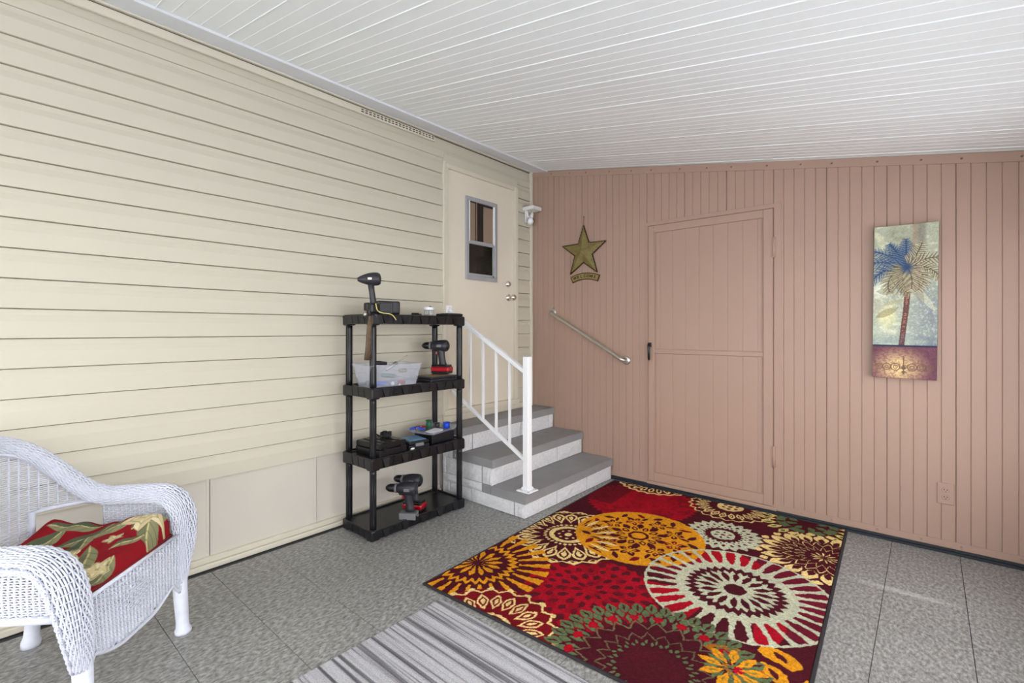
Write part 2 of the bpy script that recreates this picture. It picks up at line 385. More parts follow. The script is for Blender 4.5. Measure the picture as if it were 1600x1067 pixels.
# entry door (flush, with a two-sash window)
d1 = struct(MB().b2(XL-.05, XL-.004, DY0, DY1, DZ0, DZ1, .002).build('door_1', 'doorcream'))
WY0, WY1 = on_x(727, 400, XL).y, on_x(776, 400, XL).y
WZ1, WZ0 = on_x(727, 305, XL).z, on_x(727, 436, XL).z
WZM = WZ0+.46*(WZ1-WZ0)
fr = MB()
w = .035
fr.b2(XL-.006, XL+.012, WY0, WY1, WZ1-w, WZ1, .003).b2(XL-.006, XL+.012, WY0, WY1, WZ0, WZ0+w, .003)
fr.b2(XL-.006, XL+.012, WY0, WY0+w, WZ0+w, WZ1-w, .003).b2(XL-.006, XL+.012, WY1-w, WY1, WZ0+w, WZ1-w, .003)
wf = fr.build('window_frame', 'alum', d1)
MB().b2(XL-.006, XL+.009, WY0+w, WY1-w, WZM-.018, WZM+.012, .002).build('meeting_rail', 'alum', wf)
MB().b2(XL-.003, XL+.014, WY1-w-.014, WY1-w, WZM, WZ1-w, .002).b2(XL-.003, XL+.014, WY0+w, WY0+w+.008, WZM, WZ1-w, .002).build('sash_track', 'white', wf)
MB().b2(XL-.003, XL+.006, WY0+w, WY1-w, WZ0+w, WZ0+w+.02, .002).b2(XL-.003, XL+.006, WY1-w-.02, WY1-w, WZ0+w, WZM-.018, .002).build('lower_sash', 'alum', wf)
# the opening behind the panes, strips coloured as the pink wall's reflection, and glass
MB().b2(XL-.0037, XL-.0025, WY0+w, WY1-w, WZ0+w, WZ1-w).build('window_backing', 'dark', d1)
wy = WY1-WY0-2*w
MB().b2(XL-.0024, XL-.0010, WY0+w+.02, WY0+w+.26*wy, WZM+.012, WZ1-w-.01, 0).build('reflection_strip', 'brownrefl', d1)
MB().b2(XL-.0024, XL-.0010, WY0+w+.30*wy, WY0+w+.33*wy, WZM+.012, WZ1-w, 0).build('reflection_strip', 'brownrefl', d1)
MB().b2(XL-.0024, XL-.0010, WY0+w+.58*wy, WY1-w-.014, WZM+.012, WZ1-w-.02, 0).build('reflection_strip', 'brownrefl', d1)
MB().b2(XL+.0005, XL+.002, WY0+w, WY1-w, WZ0+w, WZ1-w).build('pane', 'glass', d1)
db = on_x(794, 444, XL); kb = on_x(795, 465, XL)
MB().lathe((XL-.004, db.y, db.z), [(.03, 0), (.03, .006), (.027, .011), (.02, .014), (.019, .024), (.012, .026)], axis='X').build('deadbolt', 'chrome', d1)
kn = MB(); kn.lathe((XL-.004, kb.y, kb.z), [(.032, 0), (.032, .005), (.026, .011), (.013, .016), (.011, .035), (.02, .042), (.027, .055), (.027, .068), (.02, .078), (.004, .081)], axis='X')
kn.build('door_knob', 'chrome', d1)

# ceiling: backing + boards running down the slope
cb = MB(); cb.hexa([(XL-.2, YB, ceil_z(XL-.2)+.012), (XR+.5, YB, ceil_z(XR+.5)+.012), (XR+.5, 3.75, ceil_z(XR+.5)+.012), (XL-.2, 3.75, ceil_z(XL-.2)+.012),
                    (XL-.2, YB, ceil_z(XL-.2)+.09), (XR+.5, YB, ceil_z(XR+.5)+.09), (XR+.5, 3.75, ceil_z(XR+.5)+.09), (XL-.2, 3.75, ceil_z(XL-.2)+.09)])
ceiling = struct(cb.build('ceiling', 'ceil'))
CW = .0593; LEN = (XR+.45-(XL+.1))/math.cos(math.atan(SL))
def board_mesh(wd, c, g, name, m, L):
    b = MB(); h = wd/2
    prof = [(-h, .012), (-h, 0), (h-c*1.6, 0), (h-c, -g), (h, -g), (h, .012)]
    b.prism(prof, lambda a, z: Vector((0, a, z)), lambda a, z: Vector((L, a, z)))
    return b.mesh(name, m)
cm = [board_mesh(CW-.0001, .0016, .0013, 'ceiling_board', 'ceil', LEN), board_mesh(CW-.0001, .0028, .0034, 'ceiling_board', 'ceil', LEN)]
y = 2.067+.2965*5+.2965*.1; n = 0
seam0 = 2.067
for k in range(-36, 27):
    yc = seam0+CW*(k+.5)
    if yc > 3.66: continue
    o = link('ceiling_board', cm[1 if k % 5 == 4 else 0], ceiling)
    o.location = (XL+.1, yc, ceil_z(XL+.1)-.0); o.rotation_euler = (0, math.atan(SL), 0)
    n += 1

# pink wall
WLn = (XR-XL)/math.cos(.0155)+.02
def wtop(x): return ceil_z(XL+x)-.004
wbk = MB(); wbk.hexa([(-.03, .012, -.05), (WLn, .012, -.05), (WLn, .10, -.05), (-.03, .10, -.05), (-.03, .012, 2.80), (WLn, .012, wtop(WLn)+.05), (WLn, .10, wtop(WLn)+.05), (-.03, .10, 2.80)])
wb = struct(wbk.build('wall_back', 'pink')); wb.matrix_basis = WM
def wbuild(b, name, m, parent=None, local=True):
    o = b.build(name, m, parent if parent is not None else wb, local=True)
    return o
X1, _ = on_wall(1013.5, 500); X2, _ = on_wall(1209, 500)
DT = on_wall(1209, 325)[1]; DB = .055
BW = .0605
s0, _ = on_wall(1208.6, 500)
def wall_board(xa, xb, z0, z1a, z1b, c=.0026, g=.0028):
    b = MB(); n = 4
    prof = [(xa, g), (xa+c, 0), (xb-c, 0), (xb, g), (xb, .012), (xa, .012)]
    def zt(x): return z1a+(z1b-z1a)*(x-xa)/(xb-xa)
    b.prism(prof, lambda x, d: Vector((x, d, z0)), lambda x, d: Vector((x, d, zt(x))))
    return wbuild(b, 'wall_board', 'pink')
k = -34
while s0+BW*k < WLn:
    xa = s0+BW*k+.0003; xb = s0+BW*(k+1)-.0003; k += 1
    if xb < .01: continue
    xa = max(xa, .004)
    if (k-1) % 5 == 0: xa += .0010
    if k % 5 == 0: xb -= .0004
    xm = (xa+xb)/2
    z0 = .045
    if X1-.01 < xm < X2+.0: z0 = DT+.03
    wall_board(xa, xb, z0, wtop(xa)-.0, wtop(xb)-.0)
# top angle strip, bottom channel, rubber base
def wstrip(name, xa, xb, za, zb, dz0, dz1, m='pink'):
    b = MB(); b.hexa([(xa, dz0, za(xa)), (xb, dz0, za(xb)), (xb, dz1, za(xb)), (xa, dz1, za(xa)), (xa, dz0, zb(xa)), (xb, dz0, zb(xb)), (xb, dz1, zb(xb)), (xa, dz1, zb(xa))])
    o = b.build(name, m); o.matrix_basis = WM; return struct(o)
ts = wstrip('trim_10', .0, WLn, lambda x: wtop(x)-.052, lambda x: wtop(x)+.002, -.006, .004)
sc_ = MB()
for i in range(1, 17):
    x = i*.2+(.03 if i % 3 else 0); sc_.lathe((x, -.006, wtop(x)-.026), [(.006, 0), (.005, .002), (.002, .0035)], 10, axis='-Y')
wbuild(sc_, 'screw_heads', 'pinkseam', ts)['kind'] = 'stuff'
bs2 = wstrip('trim_11', .85, WLn, lambda x: .028, lambda x: .068, -.005, .004)
sc_ = MB()
for i in range(7, 17):
    x = i*.2+(.03 if i % 3 else 0); sc_.lathe((x, -.005, .048), [(.006, 0), (.005, .002), (.002, .0035)], 10, axis='-Y')
wbuild(sc_, 'screw_heads', 'pink', bs2)['kind'] = 'stuff'
bb = MB(); bb.b2(.85, WLn, -.022, .01, 0, .014, .003).b2(.85, WLn, -.014, .01, .014, .030, .003)
o = struct(bb.build('baseboard_back', 'rubber')); o.matrix_basis = WM

# pink board door
d2 = struct(MB().b2(X1+.004, X2-.004, -.004, .012, DB, DT-.004).build('door_2', 'pink')); d2.matrix_basis = WM
fm = MB()
FW = .062
fm.b2(X1+.004, X1+FW*.8, -.016, -.002, DB, DT-.004, .003).b2(X2-FW, X2-.004, -.016, -.002, DB, DT-.004, .003)
fm.b2(X1+FW*.8, X2-FW, -.0155, -.002, DT-.06, DT-.004, .003).b2(X1+FW*.8, X2-FW, -.0155, -.002, DB, DB+.07, .003)
wbuild(fm, 'door_frame', 'pink', d2)
wbuild(MB().b2(X1+FW*.8, X2-FW, -.0125, -.002, 1.062, 1.098, .004), 'mid_rail', 'pink', d2)
nb = 8; ix0, ix1 = X1+FW*.8+.012, X2-FW-.012
cuts = [ix0]+[on_wall(px, 550)[0] for px in (1032, 1051.5, 1071.5, 1093, 1115, 1137.5, 1161, 1184.5)]+[ix1]
for za, zb_ in ((DB+.072, 1.060), (1.10, DT-.062)):
    for a, b_ in zip(cuts[:-1], cuts[1:]):
        if b_-a < .01: continue
        b = MB(); b.prism([(a, -.006), (a+.003, -.0085), (b_-.003, -.0085), (b_, -.006), (b_, -.003), (a, -.003)], lambda x, d: Vector((x, d, za)), lambda x, d: Vector((x, d, zb_)))
        wbuild(b, 'door_board', 'pink', d2)
# gap shade: dark reveal round the door
rv = MB(); rv.b2(X1-.0005, X1+.0035, -.003, .014, DB, DT).b2(X2-.0035, X2+.0008, -.003, .014, DB, DT).b2(X1, X2, -.003, .014, DT-.0035, DT)
wbuild(rv, 'door_gap', 'pinkseam', d2)
sur = MB(); sur.b2(X1-.024, X1-.001, -.004, .01, .03, DT+.03, .002).b2(X2+.001, X2+.045, -.004, .01, .03, DT+.03, .002).b2(X1-.024, X2+.045, -.0045, .01, DT+.001, DT+.032, .002)
o = struct(sur.build('trim_12', 'pink')); o.matrix_basis = WM
o = struct(MB().b2(X1-.01, X2+.02, -.018, .004, .028, .053, .003).build('trim_13', 'pink')); o.matrix_basis = WM
for py0, py1 in ((371, 402), (697, 729)):
    za = on_wall(1209, py0)[1]; zb_ = on_wall(1209, py1)[1]
    h = MB(); h.tube([(X2-.001, -.018, zb_), (X2-.001, -.018, za)], .006, 8).b2(X2-.02, X2+.012, -.017, -.003, zb_, za, .001)
    wbuild(h, 'hinge', 'pink', d2)
hx, hz = on_wall(1017, 536); _, hz2 = on_wall(1017, 562)
h = MB(); h.b2(hx-.016, hx+.014, -.026, -.014, hz-.03, hz+.005, .003)
h.tube([(hx, -.024, hz-.008), (hx, -.045, hz-.014), (hx+.002, -.048, hz-.03), (hx+.003, -.046, hz2+.01), (hx+.002, -.04, hz2)], [.009, .010, .010, .010, .007], 8)
ho = wbuild(h, 'door_handle', 'blackpl', d2); ho['label'] = 'black lever handle'
wbuild(MB().lathe((hx-.006, -.026, hz-.012), [(.007, 0), (.007, .004), (.003, .006)], 12, axis='-Y'), 'handle_screw', 'steel', ho)

# window side on the right and the end behind the camera (daylight comes in here)
wr_ = MB(); wr_.b2(XR, XR+.1, YB, 3.72, 0, .45)
wr_.b2(XR, XR+.1, YB, 3.72, 1.82, 2.16)
for yp in (-2.2, -.9, .6, 2.1, 3.25): wr_.b2(XR, XR+.1, yp-.04, yp+.06 if yp < 3 else 3.72, .45, 1.82)
struct(wr_.build('wall_right', 'pink'))
for i, (a, b_) in enumerate(((-2.14, -.94), (-.84, .56), (.66, 2.06), (2.16, 3.21))):
    wb2 = MB()
    wb2.b2(XR+.02, XR+.06, a, b_, .45, .49).b2(XR+.02, XR+.06, a, b_, 1.78, 1.82).b2(XR+.02, XR+.06, a, a+.04, .49, 1.78).b2(XR+.02, XR+.06, b_-.04, b_, .49, 1.78).b2(XR+.02, XR+.06, a+.04, b_-.04, 1.31, 1.34)
    struct(wb2.build('window_%d' % (i+1), 'white'))
wf_ = MB(); wf_.b2(XL, XR, YB-.1, YB, 0, .20)
wf_.hexa([(XL, YB-.1, 2.08), (XR, YB-.1, 2.08), (XR, YB, 2.08), (XL, YB, 2.08), (XL, YB-.1, ceil_z(XL)), (XR, YB-.1, ceil_z(XR)), (XR, YB, ceil_z(XR)), (XL, YB, ceil_z(XL))])
for xp in (-2.82, -1.7, -.55, .58): wf_.b2(xp-.04, xp+.04, YB-.1, YB, .20, 2.08)
struct(wf_.build('wall_front', 'pink'))
for i, (a, b_) in enumerate(((-2.78, -1.74), (-1.66, -.59), (-.51, .54))):
    wb2 = MB()
    wb2.b2(a, b_, YB-.07, YB-.03, .20, .24).b2(a, b_, YB-.07, YB-.03, 2.04, 2.08).b2(a, a+.04, YB-.07, YB-.03, .24, 2.04).b2(b_-.04, b_, YB-.07, YB-.03, .24, 2.04).b2(a+.04, b_-.04, YB-.07, YB-.03, 1.31, 1.34)
    struct(wb2.build('window_%d' % (i+6), 'white'))

# ================================================================== STEPS
stp = thing('entry_steps', (-2.4, 3.0, 0), 'three grey-topped white block steps up to the cream entry door', 'steps')
YS = 2.43; YE = 3.583
SX = [-2.0, -2.29, -2.60]; ST = [.157, .340, .521]; TH = .060
def tz(y): return (y-YS)*.014
def sbox(mb, x0, x1, y0, y1, z0, z1, t0=True, t1=True):
    f = lambda y, on: tz(y) if on else 0
    mb.hexa([(x0, y0, z0+f(y0, t0)), (x1, y0, z0+f(y0, t0)), (x1, y1, z0+f(y1, t0)), (x0, y1, z0+f(y1, t0)),
             (x0, y0, z1+f(y0, t1)), (x1, y0, z1+f(y0, t1)), (x1, y1, z1+f(y1, t1)), (x0, y1, z1+f(y1, t1))])
core = MB()
for i, (x, z) in enumerate(zip(SX, ST)):
    sbox(core, XL+.03 if i == 2 else SX[i+1]-.02, x-.012, YS+.012, YE, 0, z-TH+.002, False, True)
core.build('step_core', 'mortar', stp)
for i, (x, z) in enumerate(zip(SX, ST)):
    b = MB(); x0 = XL+.034 if i == 2 else SX[i+1]-.10
    if i < 2: x0 = SX[i+1]-.012
    sbox(b, x0, x+.006, YS-.006, YE, z-TH, z)
    if i < 2: sbox(b, x0-.09, x0, YS-.006, YS+.012, z-TH, z)
    bmesh.ops.bevel(b.bm, geom=[e for e in b.bm.edges], offset=.0035, segments=2, affect='EDGES')
    b.build('tread', 'tread', stp)
def brick(x0, x1, y0, y1, z0, z1, face):
    b = MB()
    n = 7; m = 3
    # rough split face: grid displaced outward
    if face == 'x':
        P = lambda u, v, d: Vector((x1+d, y0+(y1-y0)*u, z0+(z1-z0)*v+tz(y0+(y1-y0)*u)*(1 if z0 > .05 or v > .5 else 0)))
        Q = lambda u, v: Vector((x0, y0+(y1-y0)*u, z0+(z1-z0)*v+tz(y0+(y1-y0)*u)*(1 if z0 > .05 or v > .5 else 0)))
    else:
        P = lambda u, v, d: Vector((x0+(x1-x0)*u, y0-d, z0+(z1-z0)*v))
        Q = lambda u, v: Vector((x0+(x1-x0)*u, y1, z0+(z1-z0)*v))
    gv = [[b.bm.verts.new(P(i/n, j/m, (-.003 if i in (0, n) or j in (0, m) else random.uniform(.000, .006)))) for i in range(n+1)] for j in range(m+1)]
    for j in range(m):
        for i in range(n): b.bm.faces.new((gv[j][i], gv[j][i+1], gv[j+1][i+1], gv[j+1][i]))
    q = [b.bm.verts.new(Q(u, v)) for u, v in ((0, 0), (1, 0), (1, 1), (0, 1))]
    b.bm.faces.new([q[3], q[2], q[1], q[0]])
    b.bm.faces.new([gv[0][i] for i in range(n, -1, -1)]+[q[0], q[1]]); b.bm.faces.new([gv[m][i] for i in range(n+1)]+[q[2], q[3]])
    b.bm.faces.new([gv[j][0] for j in range(m+1)]+[q[3], q[0]]); b.bm.faces.new([gv[j][n] for j in range(m, -1, -1)]+[q[1], q[2]])
    return b.build('brick', 'block', stp)
J = .007
zb0 = [0.004, ST[0]+.004, ST[1]+.004]
for i, x in enumerate(SX):
    seams = [[870.9, 917.2], [870.9], [739, 793.6, 814.8, 858]][i]
    ys_ = [YS-.002]+[on_x(px, 700, x).y for px in seams]+[YE-.012]
    for a, b_ in zip(ys_[:-1], ys_[1:]): brick(x-.02, x-.001, a+J*.5, b_-J*.5, zb0[i], ST[i]-TH-.002, 'x')
def side(xs, z0, z1):
    for a, b_ in zip(xs[:-1], xs[1:]): brick(a+J*.5, b_-J*.5, YS-.001, YS+.02, z0, z1, 'y')
sx = lambda px: on_y(px, 700, YS).x
side([XL+.04, sx(703), sx(736), sx(803), SX[0]-.004], .004, ST[0]-TH-.002)
side([XL+.04, sx(715), sx(753)-.0], ST[0]-TH+.001, ST[0]-.002)
side([XL+.04, sx(697), sx(752.8), SX[1]-.004], ST[0]+.002, ST[1]-TH-.002)
side([XL+.04, sx(700), SX[2]-.0], ST[1]-TH+.001, ST[1]-.002)
side([XL+.04, sx(705), SX[2]-.004], ST[1]+.002, ST[2]-TH-.002)

# white railing on the first step
bp = on_z(824, 767, ST[0]); PX, PY = bp.x, bp.y
rl = thing('step_railing', (PX, PY, ST[0]), 'white metal railing with square post on lowest step', 'railing')
zp = lambda py: CAM_H-(py-HORIZON)/(767-HORIZON)*(CAM_H-ST[0])
b = MB(); b.b2(PX-.023, PX+.023, PY-.023, PY+.023, ST[0]+.004, zp(557), .004, 2); b.build('post', 'white', rl)
b = MB(); b.b2(PX-.019, PX+.019, PY-.019, PY+.019, zp(557)-.003, zp(557)+.002); b.build('post_cap', 'greypl', rl)
b = MB(); b.b2(PX-.055, PX+.055, PY-.055, PY+.055, ST[0]+.001, ST[0]+.009, .003).b2(PX-.033, PX+.033, PY-.033, PY+.033, ST[0]+.009, ST[0]+.03, .008)
pf = b.build('base_plate', 'white', rl)
for sx_ in (-1, 1):
    for sy_ in (-1, 1): MB().lathe((PX+sx_*.043, PY+sy_*.043, ST[0]+.008), [(.007, 0), (.007, .005), (.003, .007)], 8).build('bolt', 'steel', pf)
w0 = on_x(703, 487, XL+.03)
T0 = Vector((PX-.0, PY, zp(583))); T1 = Vector((XL+.03, PY, w0.z))
sl_ = (T1.z-T0.z)/(T1.x-T0.x)
def railbar(z_at_post, name, w=.016, h=.02, x_end=XL+.02):
    b = MB(); p = []
    for x in (PX-.0, x_end):
        z = z_at_post+sl_*(x-T0.x)
        p.append([(x, PY-w, z-h), (x, PY+w, z-h), (x, PY+w, z+h), (x, PY-w, z+h)])
    b.loft([[Vector(q) for q in r] for r in p], smooth=False); bmesh.ops.bevel(b.bm, geom=list(b.bm.edges), offset=.003, segments=1, affect='EDGES')
    return b.build(name, 'white', rl)
railbar(T0.z, 'top_rail', .019, .016); zl = zp(722); railbar(zl, 'bottom_rail', .013, .013, XL+.06)
bars = [on_y(px, 600, PY).x for px in (735, 754.8, 775.4, 796.4)]
st_ = bars[1]-bars[0]
bars = [bars[0]-st_]+bars
for x in bars:
    b = MB(); b.b2(x-.0075, x+.0075, PY-.0075, PY+.0075, zl+sl_*(x-T0.x), T0.z+sl_*(x-T0.x)); b.build('baluster', 'white', rl)
b = MB(); b.b2(XL+.012, XL+.02, PY-.03, PY+.03, T1.z-.06, T1.z+.05, .002); b.tube([(XL+.02, PY, T1.z+.03), (XL+.05, PY, T1.z+.0)], .008, 8); b.build('wall_bracket', 'white', rl)

# ================================================================== WALL THINGS (pink wall)
def wthing(name, x, y, z, label, cat):
    return thing(name, None, label, cat, mtx=WM @ Matrix.Translation((x, y, z)))
# grab bar
ax, az = on_wall(864, 488); bx, bz = on_wall(978.5, 563)
gb = wthing('grab_bar', (ax+bx)/2, 0, (az+bz)/2, 'brushed steel grab bar sloping down the pink wall above the steps', 'grab bar')
L0 = Vector((ax-(ax+bx)/2, 0, az-(az+bz)/2)); L1 = Vector((bx-(ax+bx)/2, 0, bz-(az+bz)/2)); dr = (L1-L0).normalized(); off = Vector((0, -.05, 0))
path = catmull([L0+Vector((0, -.004, 0)), L0+off*.6, L0+off+dr*.02, L0+off+dr*.06], 5)[:-1]+[L0+off+dr*.06, L1+off-dr*.06]+catmull([L1+off-dr*.06, L1+off-dr*.02, L1+off*.6, L1+Vector((0, -.004, 0))], 5)[1:]
MB().tube(path, .0155, 14).build('bar', 'steel', gb, True)
for p in (L0, L1): MB().lathe(p+Vector((0, -.0005, 0)), [(.037, 0), (.037, .004), (.031, .008), (.017, .010)], 24, axis='-Y').build('flange', 'steel', gb, True)
# star
cx, _ = on_wall(913, 390); zt_ = on_wall(913, 353)[1]; xl_, zs = on_wall(880, 385.5); xr_, _ = on_wall(947, 376.5)
R = (xr_-xl_)/2/.951; czs = zs-.309*R
stt = wthing('hanging_star', cx, -.004, czs, 'olive green metal barn star hung above the welcome plaque', 'wall decor')
pts = []
for i in range(10):
    a = PI/2+i*PI/5; r = R if i % 2 == 0 else R*.40
    pts.append((r*math.cos(a), r*math.sin(a)))
b = MB(); ring = [b.bm.verts.new((x, -.012, z)) for x, z in pts]; back = [b.bm.verts.new((x*1.02, -.002, z*1.02)) for x, z in pts]; c = b.bm.verts.new((0, -.052, 0))
for i in range(10):
    j = (i+1) % 10; b.bm.faces.new((ring[i], ring[j], c))
sto = b.build('star_face', 'olive', stt, True)
b = MB()
for i in range(10):
    j = (i+1) % 10
    a0, a1 = Vector((pts[i][0], -.013, pts[i][1])), Vector((pts[j][0], -.013, pts[j][1]))
    b.tube([a0, a1], .0042, 6)
    q0, q1 = Vector((pts[i][0]*1.01, 0, pts[i][1]*1.01)), Vector((pts[j][0]*1.01, 0, pts[j][1]*1.01)); b.hexa([a0, a1, q1, q0, a0*1.015, a1*1.015, q1*1.015, q0*1.015])
b.build('star_rim', 'rust', stt, True)
b = MB()
for i in range(10):
    j = (i+1) % 10
    for k in range(6):
        t = (k+.5)/6; p = Vector((pts[i][0]*(1-t)+pts[j][0]*t, -.018, pts[i][1]*(1-t)+pts[j][1]*t))*1.0; p.x *= .965; p.z *= .965
        if i in (0, 7, 8, 9, 6) : b.lathe(p, [(.0035, 0), (.0025, .002)], 6, axis='-Y')
b.build('studs', 'chrome', stt, True)['kind'] = 'stuff'
ztop_ = on_wall(913, 339)[1]-czs
MB().tube([(0, -.010, R-.002), (0, -.002, ztop_)], .0018, 5).lathe((0, 0, ztop_), [(.004, 0), (.004, .008)], 8, axis='-Y').build('hanging_wire', 'rust', stt, True)
# welcome plaque
wx0, wz0 = on_wall(894, 437); wx1, wz1 = on_wall(936.5, 432); wxc, wzc = on_wall(914, 431.5)
ww = (wx1-wx0)/2; sag = .028; Rr = (ww*ww+sag*sag)/(2*sag)
pq = wthing('welcome_plaque', (wx0+wx1)/2, -.002, wzc, 'small curved tan plaque lettered WELCOME under the star', 'sign')
def arcpt(u, dr_):   # u in -1..1
    a = u*math.asin(ww/Rr)
    return (Rr+dr_)*math.sin(a), (Rr+dr_)*math.cos(a)-Rr
ou = [arcpt(-1+2*i/16, .030) for i in range(17)]+[arcpt(1-2*i/16, -.030) for i in range(17)]
MB().prism(ou, lambda x, z: Vector((x, 0, z)), lambda x, z: Vector((x, -.008, z))).build('plaque_border', 'rust', pq, True)
ou = [arcpt(-.93+1.86*i/16, .022) for i in range(17)]+[arcpt(.93-1.86*i/16, -.022) for i in range(17)]
MB().prism(ou, lambda x, z: Vector((x, -.006, z)), lambda x, z: Vector((x, -.011, z))).build('plaque_face', 'tan', pq, True)
for i, ch in enumerate('WELCOME'):
    cu = bpy.data.curves.new('letter', 'FONT'); cu.body = ch; cu.size = .036; cu.extrude = .0015; cu.align_x = 'CENTER'; cu.align_y = 'CENTER'; cu.offset = .0009
    lo = bpy.data.objects.new('letter', cu); COL.objects.link(lo); bpy.context.view_layer.update()
    me = bpy.data.meshes.new_from_object(lo.evaluated_get(bpy.context.evaluated_depsgraph_get())); bpy.data.objects.remove(lo)
    me.materials.clear(); me.materials.append(M['text'])
    u = -.72+1.44*i/6; x, z = arcpt(u, 0)
    lo = link('letter', me, pq, True); lo.location = (x, -.0122, z); lo.rotation_euler = (PI/2, u*math.asin(ww/Rr), 0)
# outlet
ox, oz = on_wall(1477.5, 771)
ot = wthing('wall_outlet', ox, 0, oz, 'pink painted duplex outlet low on the pink wall', 'outlet')
MB().b2(-.036, .036, -.008, -.0005, -.058, .058, .003, 2).build('cover_plate', 'pink', ot, True)
for s in (-1, 1):
    b = MB(); b.lathe((0, -.0075, s*.02), [(.0165, 0), (.0165, .002), (.015, .003)], 20, axis='-Y'); rc = b.build('receptacle', 'pink', ot, True)
    b = MB(); b.b2(-.0075, -.005, -.0112, -.010, s*.02-.001, s*.02+.008).b2(.005, .0075, -.0112, -.010, s*.02-.001, s*.02+.007).b2(-.002, .002, -.0112, -.010, s*.02-.010, s*.02-.006); b.build('slots', 'dark', rc, True)
MB().lathe((0, -.008, 0), [(.003, 0), (.003, .0015)], 8, axis='-Y').build('screw', 'pink', ot, True)

# motion light at the corner
ml = on_x(827, 331, XL+.02)
lt = thing('motion_light', (XL+.018, 3.50, ml.z), 'small white sensor light mounted high in the corner beside the door', 'light')
zc = ml.z
b = MB(); b.box((XL+.075, 3.49, zc+.012), (.13, .13, .034), .006, seg=2); b.b2(XL+.016, XL+.03, 3.45, 3.55, zc-.11, zc+.03, .005); b.build('housing', 'frost', lt)
b = MB(); b.tube(catmull([(XL+.022, 3.48, zc-.01), (XL+.035, 3.475, zc-.05), (XL+.06, 3.48, zc-.085)], 4), .011, 8); b.build('bracket', 'frost', lt)
b = MB(); b.tube([(XL+.075, 3.50, zc+.0), (XL+.073, 3.497, zc-.03)], .006, 8); b.tube([(XL+.073, 3.495, zc-.025), (XL+.068, 3.482, zc-.07)], [.014, .02], 12); b.build('socket', 'frost', lt)
b = MB(); b.lathe((XL+.065, 3.475, zc-.105), [(.002, -.03), (.018, -.026), (.028, -.012), (.031, .004), (.026, .02), (.018, .032)], 20); b.build('bulb', 'white', lt)

# ================================================================== PAINTED SURFACES
def smooth_noise(ny, nx, cell, seed):
    r = np.random.RandomState(seed); gy, gx = int(ny/cell)+3, int(nx/cell)+3
    g = r.rand(gy, gx); yy, xx = np.mgrid[0:ny, 0:nx]/cell
    y0 = yy.astype(int); x0 = xx.astype(int); fy = yy-y0; fx = xx-x0
    fy = fy*fy*(3-2*fy); fx = fx*fx*(3-2*fx)
    return (g[y0, x0]*(1-fx)+g[y0, x0+1]*fx)*(1-fy)+(g[y0+1, x0]*(1-fx)+g[y0+1, x0+1]*fx)*fy
def put(img, mask, col):
    a = mask[..., None].astype(float) if mask.dtype == bool else np.clip(mask, 0, 1)[..., None]
    img[...] = img*(1-a)+np.array(col, float)*a

